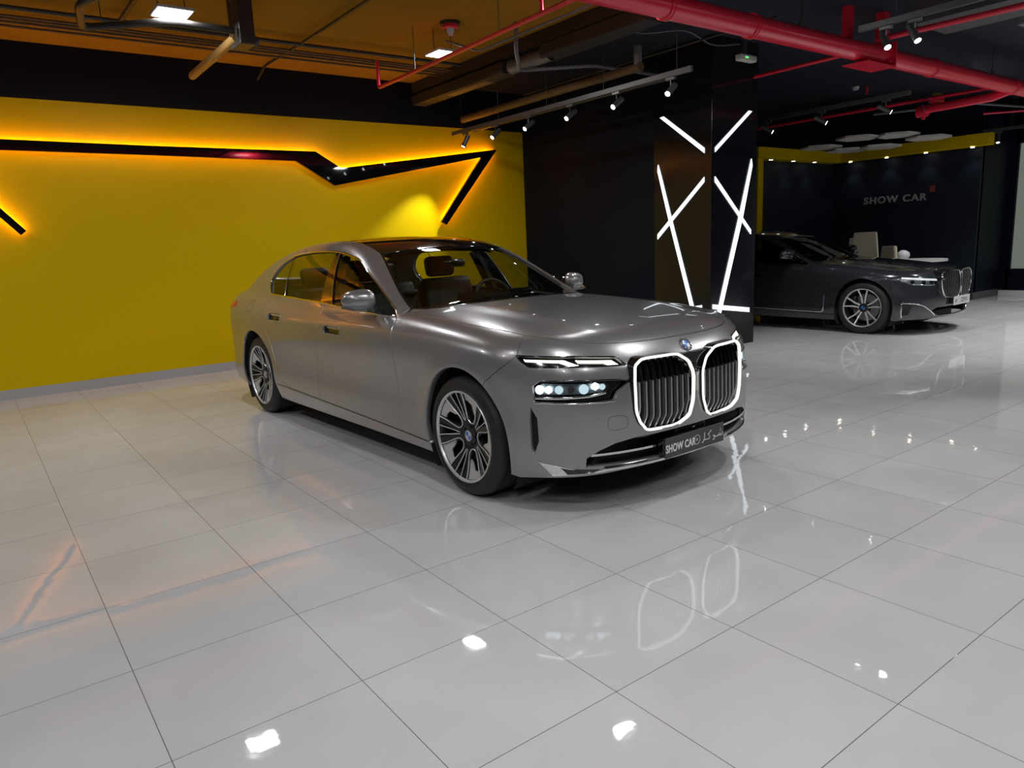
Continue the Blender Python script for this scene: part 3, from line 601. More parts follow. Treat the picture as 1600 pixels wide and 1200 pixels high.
def circ(c, R, a0, a1, step=.02):
    n = max(4, int(abs(a1 - a0) * R / step)); t = np.linspace(a0, a1, n + 1); return np.stack([c[0] + R * np.cos(t), c[1] + R * np.sin(t)], -1)

def wheel(parent, m, a, y, z, R, RR, side, style, w=.25):
    """tyre + alloy rim + cap; outer face at |y|=y"""
    wt = bpy.data.objects.new('wheel', None); wt.empty_display_size = .1; link(wt, parent); wt.location = (a, side * y, z)
    if side < 0: wt.rotation_euler = (0, 0, math.pi)
    # local: +Y outward (after mirroring by rotation)
    T = [(RR - .004, -.012), (RR + .012, -.004), (RR + .03, .0), (R - .045, -.004), (R - .02, -.016), (R - .006, -.034), (R - .001, -.05)]
    g = []
    for k in range(5):
        y0 = -.055 - k * (w - .11) / 4.5; g += [(R, y0), (R, y0 - .018), (R - .008, y0 - .021), (R - .008, y0 - .028)]
    T += g + [(R, -w + .05), (R - .02, -w + .02), (RR, -w)]
    obj('tyre', lathe(bmesh.new(), T, (0, 0, 0), n=96), mat('tyre_rubber', (.012, .012, .013), .55, noise=(30, .3)), wt, 25)
    rm = bmesh.new()
    lathe(rm, [(RR + .004, -.006), (RR - .006, -.004), (RR - .012, -.014), (RR - .022, -.035), (RR - .03, -.12), (RR - .02, -w + .01), (RR + .005, -w + .004)], (0, 0, 0), n=96)
    lathe(rm, [(.02, -.19), (RR - .05, -.19)], (0, 0, 0), n=32)
    obj('rim', rm, m['rim_dark'], wt, 30)
    ring = obj('rim_edge', lathe(bmesh.new(), [(RR + .004, -.007), (RR + .002, -.001), (RR - .007, -.003), (RR - .012, -.013)], (0, 0, 0), n=96), m['rim_bright'], wt, 30)
    obj('brake_disc', cyl(bmesh.new(), (0, -.13, 0), (0, -.155, 0), .185, n=48), mat('disc_steel', (.25, .25, .25), .35, .9), wt, 30)
    obj('brake_caliper', bxm((.16, -.12, .06), (.08, .07, .2), .015), m['rim_dark'], wt, 30)
    def depth(r): return -.058 + .05 * min(1, max(0, (r - .05) / (RR - .05))) ** 1.4
    def flat(bm, pts, dz, th):
        """pts polar-plane polygon -> slab following the dished face"""
        lo = [bm.verts.new((x, depth(math.hypot(x, q)) + dz, q)) for x, q in pts]; hi = [bm.verts.new((v.co.x, v.co.y - th, v.co.z)) for v in lo]
        bm.faces.new(lo); bm.faces.new(hi[::-1]); k = len(lo)
        for i in range(k): bm.faces.new((lo[i], hi[i], hi[(i + 1) % k], lo[(i + 1) % k]))
    def rot(p, t): c, s_ = math.cos(t), math.sin(t); return (p[0] * c - p[1] * s_, p[0] * s_ + p[1] * c)
    def line3(pts, t): return [(*(lambda q: (q[0], depth(math.hypot(*q)) + .002, q[1]))(rot(p, t)),) for p in pts]
    if style == 'blade':
        for k in range(5):
            t = k * 2 * math.pi / 5 + math.radians(108)
            # silver wedge insert at the rim, its opening, and the bright U round it
            ins = bmesh.new(); Ro = RR - .012
            A = [(Ro * math.cos(x), Ro * math.sin(x)) for x in np.linspace(-.255, .255, 9)]
            poly = A + [(x * RR, q * RR) for x, q in [(.74, .19), (.50, .145), (.60, .07), (.76, .02), (.80, -.12), (.78, -.195)]]
            flat(ins, [rot(p, t) for p in poly], -.006, .01); obj('spoke_insert', ins, m['rim_silver'], wt, 40)
            U = dense([(RR * .965, .285 * RR), (.74 * RR, .215 * RR), (.50 * RR, .165 * RR), (.36 * RR, .115 * RR), (.305 * RR, 0), (.36 * RR, -.115 * RR), (.50 * RR, -.165 * RR), (.74 * RR, -.215 * RR), (RR * .965, -.285 * RR)], True, .01)
            sp_ = bmesh.new(); tube(line3(U, t), .0042, 6, bm=sp_)
            obj('spoke_edge', sp_, m['rim_bright'], wt, 40)
            # dark Y spoke between two U shapes with bright machined ribs
            t2 = t + math.pi / 5; dk = bmesh.new()
            flat(dk, [rot(p, t2) for p in [(.10 * RR, .16 * RR), (.28 * RR, .175 * RR), (.60 * RR, .20 * RR), (.95 * RR, .30 * RR), (.965 * RR, .19 * RR), (.62 * RR, .085 * RR), (.5 * RR, .055 * RR), (.5 * RR, -.055 * RR), (.62 * RR, -.085 * RR), (.965 * RR, -.19 * RR), (.95 * RR, -.30 * RR), (.60 * RR, -.20 * RR), (.28 * RR, -.175 * RR), (.10 * RR, -.16 * RR)]], -.004, .03)
            obj('spoke', dk, m['rim_dark'], wt, 40)
            rb = bmesh.new()
            for sg in (-1, 1):
                tube(line3([(.34 * RR, .02 * RR * sg), (.60 * RR, .06 * RR * sg), (.96 * RR, .115 * RR * sg)], t2), .0035, 6, bm=rb)
            obj('spoke_rib', rb, m['rim_bright'], wt, 40)
    else:
        for k in range(5):
            t = k * 2 * math.pi / 5 + math.radians(90); 
            for sg in (-1, 1):
                sb = bmesh.new(); tube(line3([(.16 * RR, .05 * RR * sg), (.55 * RR, .11 * RR * sg), (.975 * RR, .25 * RR * sg)], t), 0, bm=sb, sec=[(-.009, -.016), (.009, -.016), (.009, .0), (-.009, .0)], up=(0, 1, 0))
                obj('spoke', sb, m['rim_bright'], wt, 40)
    hub = bmesh.new(); cyl(hub, (0, -.15, 0), (0, -.052, 0), .075, .062, 32); obj('hub', hub, m['rim_dark'], wt, 30)
    obj('hub_cap', cyl(bmesh.new(), (0, -.055, 0), (0, -.044, 0), .034, .032, 32), m['chrome'], wt, 30)
    cp = bmesh.new()
    for q in (0, 2): prism(cp, [(0, 0)] + [(.026 * math.cos(x), .026 * math.sin(x)) for x in np.linspace(q * math.pi / 2, (q + 1) * math.pi / 2, 8)], (0, -.0445, 0), (1, 0, 0), (0, 0, 1), (0, .0012, 0))
    obj('hub_badge', cp, m['badge_blue'], wt)
    for q in range(5):
        x = q * 2 * math.pi / 5 + math.radians(36); bl = cyl(bmesh.new(), (.052 * math.cos(x), -.05, .052 * math.sin(x)), (.052 * math.cos(x), -.046, .052 * math.sin(x)), .009, n=6)
        obj('wheel_bolt', bl, mat('bolt_dark', (.03, .03, .03), .4, .6), wt, 30)
    return wt
# ------------------------------------------------------------------ cars
def zdoor(a): return .262 + .0335 * (a - .75)
CR = dict(
    body=G70,
    hood_side=[(.80, .80), (.55, .807), (.142, .816), (-.1, .81), (-.233, .80), (-.371, .792)],
    hood_front=[(-.371, .792), (-.47, .752), (-.56, .695), (-.64, .60), (-.695, .50), (-.735, .36), (-.757, .20), (-.766, .0)],
    ws_bot=[(.55, 0), (.56, .3), (.61, .5), (.68, .61), (.77, .70), (.85, .745)],
    ws_side=[(.85, .745), (1.054, .706), (1.403, .605), (1.53, .562)], ws_top=[(1.53, .562), (1.505, .5), (1.485, .3), (1.475, 0)],
    roof_side=[(1.56, .558), (1.9, .545), (2.4, .54), (2.93, .53)],
    rw_side=[(2.98, .53), (3.3, .56), (3.6, .59), (3.86, .62)],
    belt=[(.841, .997), (1.1, 1.008), (1.35, 1.021), (1.784, 1.043), (2.03, 1.056), (2.79, 1.08), (3.12, 1.088)],
    dlo_up=[(3.12, 1.088), (3.19, 1.112), (3.25, 1.19), (3.22, 1.27), (3.10, 1.352), (2.891, 1.415), (2.6, 1.436), (2.374, 1.442), (2.1, 1.438), (1.94, 1.426), (1.75, 1.40), (1.585, 1.361), (1.307, 1.236), (.907, 1.032), (.841, .997)],
    doorF=[(.745, zdoor(.745)), (.748, .5), (.757, .66), (.785, .85), (.807, .95), (.82, .985)],
    doorB=[(1.98, zdoor(1.98)), (1.985, .5), (1.95, .7), (1.925, .85), (1.95, .965), (1.965, 1.047)],
    doorR=[(2.56, zdoor(2.56)), (2.72, .385), (2.83, .50), (2.89, .63), (2.96, .76), (3.05, .90), (3.12, .98), (3.14, 1.085)],
    bump=[(-.371, .792, .954), (-.41, .86, .91), (-.428, .892, .861)],
    pillar=dict(fb=(1.80, 1.044), ft=(1.985, 1.43), rb=(2.02, 1.056), rt=(2.05, 1.44), qb=(2.79, 1.08), qt=(2.90, 1.413)),
    wheels=dict(R=.354, RR=.268, y=.958, z=.354, aF=.03, aR=3.28, style='blade'), handles=[(1.535, 1.805, .872), (2.66, 2.93, .914)], skirt=.178)

def car(cfg, M, label, frame, group=None):
    root = thing('sedan_car', label, 'car', group=group)
    O, t, n = frame
    root.matrix_world = Matrix(((t[0], n[0], 0, O[0]), (t[1], n[1], 0, O[1]), (0, 0, 1, 0), (0, 0, 0, 1)))
    S = Shape(Body(cfg['body'])); cv = S.curve; P = M['paint']
    (ax1, az1, AR1), (ax2, az2, AR2) = cfg['body']['arch']
    hs = cv('top', cfg['hood_side']); hf = cv('top', cfg['hood_front'])
    # ---- hood
    h_rear = cv('top', [(.80, .80)] + [(a - .025, y) for a, y in cfg['ws_bot'][::-1]][0:])
    panel(S, 'hood', root, P, 'top', cat_(h_rear[::-1][0:] if False else mir(hs)[::-1], mir(h_rear) , h_rear[::-1], hs, hf, mir(hf)[::-1]), sp=.03)
    # ---- windshield, roof, rear window
    wb = cv('top', cfg['ws_bot']); wsd = cv('top', cfg['ws_side']); wt_ = cv('top', cfg['ws_top'])
    ws = cat_(wb, wsd, wt_, mir(wt_)[::-1], mir(wsd)[::-1], mir(wb)[::-1])
    panel(S, 'windshield', root, M['glass'], 'top', ws, off=-.004, rim=0, sp=.05)
    strip(S, 'windshield_seal', root, M['black'], cat_(mir(wb)[::-1], wb, wsd), w=.008, h=.002)
    r1 = cv('top', [(a + .012, y) for a, y in cfg['ws_top'][::-1]]); rs = cv('top', cfg['roof_side']); rb = cv('top', [(2.93, .53), (2.955, .4), (2.965, 0)])
    panel(S, 'roof_panel', root, M['roof'], 'top', cat_(r1, rs, rb, mir(rb)[::-1], mir(rs)[::-1], mir(r1)[::-1]), sp=.05)
    rwt = cv('top', [(2.985, 0), (2.975, .4), (2.955, .53)]); rws = cv('top', cfg['rw_side']); rwb = cv('top', [(3.86, .62), (3.93, .4), (3.95, 0)])
    panel(S, 'rear_window', root, M['glass'], 'top', cat_(rwt, rws, rwb, mir(rwb)[::-1], mir(rws)[::-1], mir(rwt)[::-1]), off=-.004, rim=0, sp=.06)
    tb = cv('top', [(4.33, .60), (4.36, .3), (4.37, 0)]); ts = cv('top', [(3.88, .64), (4.1, .67), (4.25, .65), (4.33, .60)]); tt = cv('top', [(3.965, 0), (3.945, .4), (3.88, .64)])
    panel(S, 'trunk_lid', root, P, 'top', cat_(tt, ts, tb, mir(tb)[::-1], mir(ts)[::-1], mir(tt)[::-1]), sp=.06)
    hole = [S.lift(k, h) for k, h in cfg['bumper_holes']] + []
    hole += [mir(h) for h in hole if abs(h[:, 1].mean()) > .05]
    # ---- front bumper
    aF = math.atan2(.712 - az1, -.237 - ax1)
    bs = S.lift('side', S.inv('side', dense(cfg['bump'], True, .015)))
    lip1 = cv('side', [S.inv('side', [(-.428, .892, .861)])[0], (S.inv('side', [(-.34, .93, .79)])[0]), (-.237, .712)] if False else [tuple(S.inv('side', np.array([[-.428, .892, .861]]))[0]), tuple(S.inv('side', np.array([[-.34, .935, .79]]))[0]), tuple(S.inv('side', np.array([[-.237, .971, .712]]))[0])])
    def side_arc(c, R, a0, a1):
        ar = circ(c, R, a0, a1); out = []
        for a, z in ar: out.append((a, z))
        out = np.array(out)
        # convert (a,z) with a<0 into wrap parameter by finding y
        q = out.copy(); y = np.full(len(q), .95)
        for _ in range(6):
            qq = S.inv('side', np.stack([out[:, 0], y, out[:, 1]], -1)); y = S.lift('side', qq)[:, 1] * .5 + y * .5
        return S.lift('side', S.inv('side', np.stack([out[:, 0], y, out[:, 1]], -1)))
    arcF = side_arc((ax1, az1), AR1, math.pi - math.asin(max(-1, (cfg['skirt'] + .03 - az1) / AR1)), aF)  # front lip of arch up to bumper seam
    bz = cfg['bumper_bottom']; bb = cv('side', [tuple(S.inv('side', np.array([[a, y, z]]))[0]) for a, y, z in bz])
    half = cat_(hf[::-1], bs, lip1, arcF[::-1], bb)
    panel(S, 'front_bumper', root, P, 'side', cat_(half, mir(half)[::-1]), hole, sp=.03, rim=.03)
    for sd in (1, -1):
        # fender
        arcB = side_arc((ax1, az1), AR1, math.asin((zdoor(.4) - az1) / AR1), aF)
        dF = cv('side', cfg['doorF']); fb = cv('side', [(ax1 + math.sqrt(AR1 ** 2 - (zdoor(.4) - az1) ** 2), zdoor(.4)), (.745, zdoor(.745))])
        A0 = S.lift('side', [(.841, .997)]); acr = cv('top', [(.835, .83), (.80, .80)])
        tip = cat_(dF[-1:], A0, acr)
        panel(S, 'fender', root, P, 'rad', cat_(hs, bs, lip1, arcB[::-1], fb, dF, tip), side=sd, rim=.045)
        # doors
        be = cfg['belt']; nB = 4 if True else 0
        dB = cv('side', cfg['doorB']); dR = cv('side', cfg['doorR'])
        b1 = cv('side', [p for p in be if p[0] < 1.9 and p[0] > .83][0:] + [(1.965, 1.05)]); b2 = cv('side', [(1.965, 1.05)] + [p for p in be if p[0] > 2 and p[0] < 3.13] + [(3.14, 1.089)])
        db1 = cv('side', [(.745, zdoor(.745)), (1.98, zdoor(1.98))]); db2 = cv('side', [(1.98, zdoor(1.98)), (2.56, zdoor(2.56))])
        hh = []
        for (a0, a1, z) in cfg['handles']:
            hh.append(S.lift('side', dense(chaikin([(a0, z - .032), (a1, z - .03), (a1 + .0, z + .03), (a0 + .0, z + .03)], 2, .12), False, .01, True)))
        d1 = panel(S, 'front_door', root, P, 'side', cat_(db1, dB, b1[::-1], dF[::-1]), [hh[0]], side=sd, sp=.04)
        d2 = panel(S, 'rear_door', root, P, 'side', cat_(db2, dR, b2[::-1], dB[::-1]), [hh[1]], side=sd, sp=.04)
        for d_, h_, (a0, a1, z) in zip((d1, d2), hh, cfg['handles']):
            rec = panel(S, 'handle_recess', d_, M['black'], 'side', h_, side=sd, off=-.022, rim=0, inset=-.004)
            strip(S, 'handle_frame', d_, P, h_, sd, w=.004, h=.003, closed=True)
            hb = S.lift('side', dense(chaikin([(a0 - .004, z + .012), (a0 + .09, z + .012), (a0 + .055, z + .032), (a0 - .004, z + .032)], 1, .1), False, .01, True))
            panel(S, 'door_handle', d_, P, 'side', h_ if False else S.lift('side', dense(chaikin([(a0 + .006, z + .004), (a0 + .19, z + .006), (a0 + .235, z + .026), (a0 + .006, z + .026)], 1, .12), False, .01, True)), side=sd, off=.001, rim=.012)
        # body side (pillars, cant rail, rear quarter)
        du = cv('side', cfg['dlo_up']); p0 = acr
        rs_ = cv('top', [(a, y + .004) for a, y in cfg['roof_side']]); w2 = cv('top', [(a + .004, y + .006) for a, y in cfg['ws_side']]); rw2 = cv('top', [(a, y + .006) for a, y in cfg['rw_side']])
        ts2 = cv('top', [(3.88, .645), (4.1, .676), (4.22, .665)]); rbs = cv('side', [(4.07, 1.06), (4.08, .93), (4.0, .80), (3.80, .70), (ax2 + AR2 * math.cos(.82), az2 + AR2 * math.sin(.82))])
        tl = cv('top', [(4.22, .665), (4.19, .74), (4.16, .80)]) 
        seamR = S.lift('rad', dense([tuple(x) for x in S.inv('rad', tl)], False, .02))
        ends = S.inv('side', tl)[-1]
        rb_side = cv('side', [tuple(ends), (ends[0] - .02, .97), (ends[0] - .06, .86), (3.92, .76), (3.75, .69), (ax2 + AR2 * math.cos(.82), az2 + AR2 * math.sin(.82))])
        arc2 = side_arc((ax2, az2), AR2, .82, math.pi - math.asin((zdoor(2.6) - az2) / AR2) )
        qf = cv('side', [(2.56, zdoor(2.56)), (ax2 - math.sqrt(AR2 ** 2 - (zdoor(2.6) - az2) ** 2), zdoor(2.6))])
        q_out = cat_(p0[::-1], w2, rs_, rw2, ts2, tl, rb_side, arc2, qf[::-1], dR, du)
        panel(S, 'body_side', root, P, 'rad', q_out, side=sd, sp=.04, rim=.03)
        # rear bumper half wrap
        arc3 = side_arc((ax2, az2), AR2, math.asin((cfg['skirt'] + .02 - az2) / AR2), .82)
        # sill
        sk = cfg['skirt']; c0 = ax1 + math.sqrt(AR1 ** 2 - (zdoor(.4) - az1) ** 2); c1 = ax2 - math.sqrt(AR2 ** 2 - (zdoor(2.6) - az2) ** 2)
        s_top = cv('side', [(c0, zdoor(.4)), (c1, zdoor(2.6))]); s_bot = cv('side', [(c1 - .0, sk + .01), (c0 + .02, sk - .005)])
        panel(S, 'side_skirt', root, P, 'side', cat_(s_top, s_bot), side=sd, sp=.05, rim=.04)
        strip(S, 'sill_trim', root, M['black'], cv('side', [(c0 + .02, zdoor(.42)), (2.6, zdoor(2.6))]), sd, w=.006, h=.003)
        # glass
        pl_ = cfg['pillar']; dz = -.005
        U = cfg['dlo_up']; up = lambda lo, hi: [p for p in U if lo < p[0] < hi]
        fg = cat_(cv('side', [p for p in be if p[0] < 1.7] + [pl_['fb']]), cv('side', [pl_['fb'], pl_['ft']]), cv('side', [pl_['ft']] + up(.86, 1.96) + [(.841, .997)]))
        panel(S, 'front_door_window', root, M['glass'], 'side', fg, side=sd, off=-.008, rim=0, sp=.05)
        rg = cat_(cv('side', [pl_['rb'], pl_['qb']]), cv('side', [pl_['qb'], pl_['qt']]), cv('side', [pl_['qt']] + up(2.06, 2.88) + [pl_['rt']]), cv('side', [pl_['rt'], pl_['rb']]))
        panel(S, 'rear_door_window', root, M['glass'], 'side', rg, side=sd, off=-.008, rim=0, sp=.05)
        qg = cat_(cv('side', [pl_['qb'], (3.12, 1.088)]), cv('side', [p for p in U if p[0] > 2.9 and p != (2.891, 1.415)] + [pl_['qt']]), cv('side', [pl_['qt'], pl_['qb']]))
        panel(S, 'quarter_window', root, M['glass'], 'side', qg, side=sd, off=-.008, rim=0, sp=.05)
        bp = cat_(cv('side', [pl_['fb'], pl_['rb']]), cv('side', [pl_['rb'], pl_['rt']]), cv('side', [pl_['rt'], pl_['ft']]), cv('side', [pl_['ft'], pl_['fb']]))
        panel(S, 'pillar_trim', root, M['black'], 'side', bp, side=sd, off=-.002, rim=.03, sp=.05)
        tag(strip(S, 'window_trim', root, M['chrome'], cat_(cv('side', be), du), sd, w=.006, h=.004, closed=True), 'bright metal strip round the side windows')
        strip(S, 'window_divider', root, M['chrome'], cv('side', [pl_['qb'], pl_['qt']]), sd, w=.005, h=.003)
        strip(S, 'window_divider', root, M['chrome'], cv('side', [pl_['fb'], pl_['ft']]), sd, w=.003, h=.003)
        # wheel house
        for (ac, zc, AR) in cfg['body']['arch']:
            wl = bmesh.new(); k = 40; prev = None
            for i in range(k + 1):
                t_ = math.radians(-36) + math.radians(252) * i / k; c_, s_ = math.cos(t_), math.sin(t_)
                yy = .935 if ac > 1 else .925 - .06 * max(0, -c_)
                r3 = [wl.verts.new((ac + (AR + .012) * c_, sd * yy, zc + (AR + .012) * s_)), wl.verts.new((ac + (AR + .012) * c_, sd * .52, zc + (AR + .012) * s_)), wl.verts.new((ac, sd * .52, zc))]
                if prev: wl.faces.new((prev[0], prev[1], r3[1], r3[0])); wl.faces.new((prev[1], prev[2], r3[2], r3[1])) if True else 0
                prev = r3
            obj('wheel_house', wl, M['matte'], root, 40)
    # rear bumper
    arc3 = side_arc((ax2, az2), AR2, math.asin((cfg['skirt'] + .02 - az2) / AR2), .82)
    tail_b = cv('side', [tuple(S.inv('side', np.array([[4.2, .80, .24]]))[0]), (3.5 + .9 * math.pi / 2, .25)])
    tb2 = cv('top', [(4.33, .60), (4.36, .3), (4.37, 0)]); cor = cv('top', [(4.22, .665), (4.33, .60)])
    st = S.lift('side', [tuple(S.inv('side', arc3[:1])[0])])
    halfR = cat_(tb2[::-1], cor[::-1], tl, rb_side, arc3[::-1], tail_b)
    panel(S, 'rear_bumper', root, P, 'side', cat_(halfR, mir(halfR)[::-1]), sp=.05)
    for sd in (1, -1):
        q0 = 3.5 + .9 * math.atan2(.45, .88)
        tlp = S.lift('side', dense([(q0 - .06, .965), (q0 + .1, .93), (4.75, .935), (4.75, .975), (q0 + .1, .99), (q0 - .03, 1.01)], False, .02, True))
        panel(S, 'tail_light', root, M['tail'], 'side', tlp, side=sd, off=.006, rim=.006, sp=.04)
        ff = S.lift('side', dense(chaikin([(3.36, .93), (3.52, .935), (3.52, 1.035), (3.42, 1.035)], 2), False, .01, True))
        if sd > 0: strip(S, 'fuel_flap', root, M['seam'], ff, 1, w=.0015, h=.0005, closed=True)
    # underbody and inner liner
    ub = bmesh.new(); prism(ub, [(-.60, -.50), (ax1 - .44, -.5), (ax1 + .44, -.5), (.5, -.86), (2.75, -.86), (ax2 - .45, -.5), (ax2 + .45, -.5), (3.9, -.8), (4.35, -.6), (4.35, .6), (3.9, .8), (ax2 + .45, .5), (ax2 - .45, .5), (2.75, .86), (.5, .86), (ax1 + .44, .5), (ax1 - .44, .5), (-.60, .50)], (0, 0, .17), (1, 0, 0), (0, 1, 0), (0, 0, .10))
    obj('underbody', ub, M['matte'], root)
    obj('engine_bay', bxm((.1, 0, .56), (1.1, .95, .66), .1), M['matte'], root, 40)
    obj('boot_floor', bxm((3.55, 0, .66), (1.3, 1.0, .7), .1), M['matte'], root, 40)
    # door cards and inner roof
    for sd in (1, -1):
        dc = cv('side', [(.86, .30), (3.1, .30)]); dt = cv('side', [(3.1, 1.06), (2.0, 1.03), (.92, .99)])
        panel(S, 'door_card', root, M['trim_dark'], 'side', cat_(cv('side', [(.8, .35), (2.7, .35), (3.05, .75), (3.12, 1.07)]), cv('side', [(3.12, 1.07), (2.0, 1.035), (.88, .985)])), side=sd, off=-.07, rim=0, sp=.08)
        bc = cat_(cv('side', [(1.83, 1.0), (2.0, 1.0)]), cv('side', [(2.03, 1.43), (2.0, 1.43)]))
        pil = tube([S.lift('side', [(1.93, .98)], -.10)[0] * np.array([1, sd, 1]), S.lift('side', [(2.01, 1.43)], -.07)[0] * np.array([1, sd, 1])], 0, sec=[(-.05, -.02), (.05, -.02), (.05, .02), (-.05, .02)], up=(0, 1, 0))
        obj('inner_pillar', pil, M['trim_dark'], root)
    hl = cat_(cv('top', [(1.52, 0), (1.53, .5)]), cv('top', [(1.7, .56), (2.9, .55)]), cv('top', [(2.95, .5), (2.97, 0)]))
    panel(S, 'headliner', root, M['trim_dark'], 'top', cat_(hl, mir(hl)[::-1]), off=-.05, rim=0, sp=.08)
    obj('parcel_shelf', bxm((3.35, 0, 1.01), (.85, 1.3, .03), .01), M['trim_dark'], root, 40)
    # dashboard, steering wheel, seats
    db = tube([(1.12, -.72, .93), (1.06, -.3, .96), (1.05, 0, .965), (1.06, .3, .96), (1.12, .72, .93)], 0, sec=[(-.30, -.25), (.16, -.25), (.17, -.02), (.05, .05), (-.42, .045)], up=(0, 0, 1))
    obj('dashboard', db, M['trim_dark'], root, 40)
    obj('instrument_screen', bxm((1.17, -.2, 1.035), (.012, .72, .12), .006, Matrix.Rotation(math.radians(-12), 3, 'Y')), M['black'], root, 40)
    sw = bpy.data.objects.new('steering_wheel', None); link(sw, root); sw.empty_display_size = .1; sw.location = (1.42, -.39, .985); sw.rotation_euler = (0, math.radians(-66), 0)
    obj('wheel_rim', tube([(.185 * math.cos(x), .185 * math.sin(x), 0) for x in np.linspace(0, 2 * math.pi, 48, endpoint=False)], .016, 10, True), M['trim_dark'], sw, 60)
    obj('wheel_boss', bxm((0, 0, -.02), (.16, .17, .05), .02), M['trim_dark'], sw, 60)
    for c_, s_ in (((0, .13, -.01), (.035, .1, .02)), ((0, -.13, -.01), (.035, .1, .02)), ((-.12, 0, -.01), (.1, .04, .02))): obj('wheel_spoke', bxm(c_, s_, .006), M['trim_dark'], sw, 60)
    obj('steering_column', cyl(bmesh.new(), (0, 0, -.03), (0, 0, -.3), .04), M['trim_dark'], sw, 60)
    def seat(x, y, w, back=1.18, hd=True):
        e = bpy.data.objects.new('seat', None); e.empty_display_size = .1; link(e, root); e.location = (x, y, 0)
        obj('cushion', bxm((0, 0, .52), (.52, w, .18), .06, Matrix.Rotation(math.radians(6), 3, 'Y'), 4), M['leather'], e, 60)
        hgt = back - .55
        obj('backrest', bxm((.36, 0, .55 + hgt / 2), (.17, w, hgt), .06, Matrix.Rotation(math.radians(17), 3, 'Y'), 4), M['leather'], e, 60)
        if hd:
            obj('headrest', bxm((.50, 0, back + .09), (.11, .28, .18), .045, Matrix.Rotation(math.radians(12), 3, 'Y'), 4), M['leather'], e, 60)
        return e
    seat(1.72, .38, .52); seat(1.72, -.38, .52); seat(2.72, .36, .56, 1.12); seat(2.72, -.36, .56, 1.12)
    # rear-view mirror
    obj('rear_view_mirror', bxm((1.42, 0, 1.31), (.04, .20, .06), .018), M['black'], root, 60)
    # side mirrors
    for sd in (1, -1):
        sm_ = bpy.data.objects.new('side_mirror', None); sm_.empty_display_size = .1; link(sm_, root); sm_.location = (0, 0, 0)
        if sd < 0: sm_.scale = (1, -1, 1)
        # housing: closed loft along y, deeper toward the body, rounded ends
        hb = bmesh.new(); rings = []
        ys = np.linspace(0, 1, 15)
        for k, u in enumerate(ys):
            y = .885 + .215 * u; e = math.sqrt(max(0.0, 1 - abs(2 * u - 1) ** 3.2)) if 0 < k < 14 else .05
            h_ = (.083 - .018 * u) * e; dd = (.105 - .03 * u) * e; ca = 1.11 + .05 * u; cz = 1.108 + .0 * u
            ring = []
            for j in range(20):
                th = 2 * math.pi * j / 20; c_, s_ = math.cos(th), math.sin(th)
                c_ = abs(c_) ** .75 * (1 if c_ > 0 else -1); s_ = abs(s_) ** .85 * (1 if s_ > 0 else -1)
                xx = ca - (dd if c_ > 0 else dd * .22) * c_; ring.append(hb.verts.new((xx, y, cz + h_ * s_ * (1 if s_ > 0 else .95))))
            rings.append(ring)
        for A, Bq in zip(rings, rings[1:]):
            for j in range(20): hb.faces.new((A[j], A[(j + 1) % 20], Bq[(j + 1) % 20], Bq[j]))
        hb.faces.new(rings[0][::-1]); hb.faces.new(rings[-1])
        obj('mirror_housing', hb, P, sm_, 60)
        gl = bmesh.new(); cyl(gl, (0, 0, 0), (.004, 0, 0), 1, n=32); bmesh.ops.scale(gl, vec=(1, .098, .058), verts=gl.verts); bmesh.ops.translate(gl, vec=(1.162, .992, 1.108), verts=gl.verts)
        obj('mirror_glass', gl, M['mirror'], sm_, 30)
        obj('mirror_trim', tube([(1.15, .89, 1.04), (1.065, .91, 1.045), (1.03, .98, 1.05), (1.06, 1.06, 1.055), (1.15, 1.10, 1.07)], 0, sec=[(-.004, -.008), (.004, -.008), (.004, .008), (-.004, .008)], up=(0, 0, 1)), M['chrome'], sm_, 40)
        obj('mirror_arm', tube([(1.08, .83, 1.005), (1.09, .87, 1.02), (1.11, .94, 1.045), (1.12, 1.01, 1.052)], 0, sec=[(-.05, -.012), (.05, -.012), (.03, .012), (-.03, .012)], up=(0, 0, 1)), M['chrome'], sm_, 40)
    w = cfg['wheels']
    for sd in (1, -1):
        wheel(root, M, w['aF'], w['y'], w['z'], w['R'], w['RR'], sd, w['style'])
        wheel(root, M, w['aR'], w['y'], w['z'], w['R'], w['RR'], sd, w['style'])
    return root, S
KID = [(.038, .70), (.075, .772), (.165, .822), (.41, .823), (.455, .79), (.460, .70), (.455, .55), (.43, .485), (.37, .432), (.15, .425), (.075, .468), (.042, .55)]
DRLP = [(.895, .862), (.70, .853), (.50, .836), (.465, .793), (.70, .803), (.83, .806), (.877, .808), (.893, .838)]
HEADP = [(.879, .709), (.86, .733), (.73, .731), (.58, .724), (.45, .714), (.535, .663), (.56, .622), (.64, .618), (.79, .622), (.879, .624)]
LAMPP = [(.871, .706), (.854, .723), (.73, .720), (.584, .714), (.574, .69), (.607, .664), (.786, .660), (.872, .659)]
CURT = [(.888, .60), (.872, .54), (.871, .42), (.884, .345), (.892, .382), (.892, .518)]
INTK = [(.735, .292), (.70, .325), (.64, .365), (.56, .398), (.45, .412), (0, .415), (0, .262), (.45, .262), (.70, .268)]
def sidepts(yz, sh, ref=1.0):
    """(y,z) outline near the nose corner -> wrap parameters"""
    out = []
    for y, z in yz:
        a = -.5
        for _ in range(30):
            g = sh.B.f(a, y, z)
            a -= g * -1.0 * .6 if False else 0
            break
        lo, hi = -1.1, -.1
        for _ in range(40):
            m = (lo + hi) / 2
            if sh.B.f(m, y, z) < 0: hi = m
            else: lo = m
        out.append(tuple(sh.inv('side', np.array([[lo, y, z]]))[0]))
    return out
_S = Shape(Body(G70))
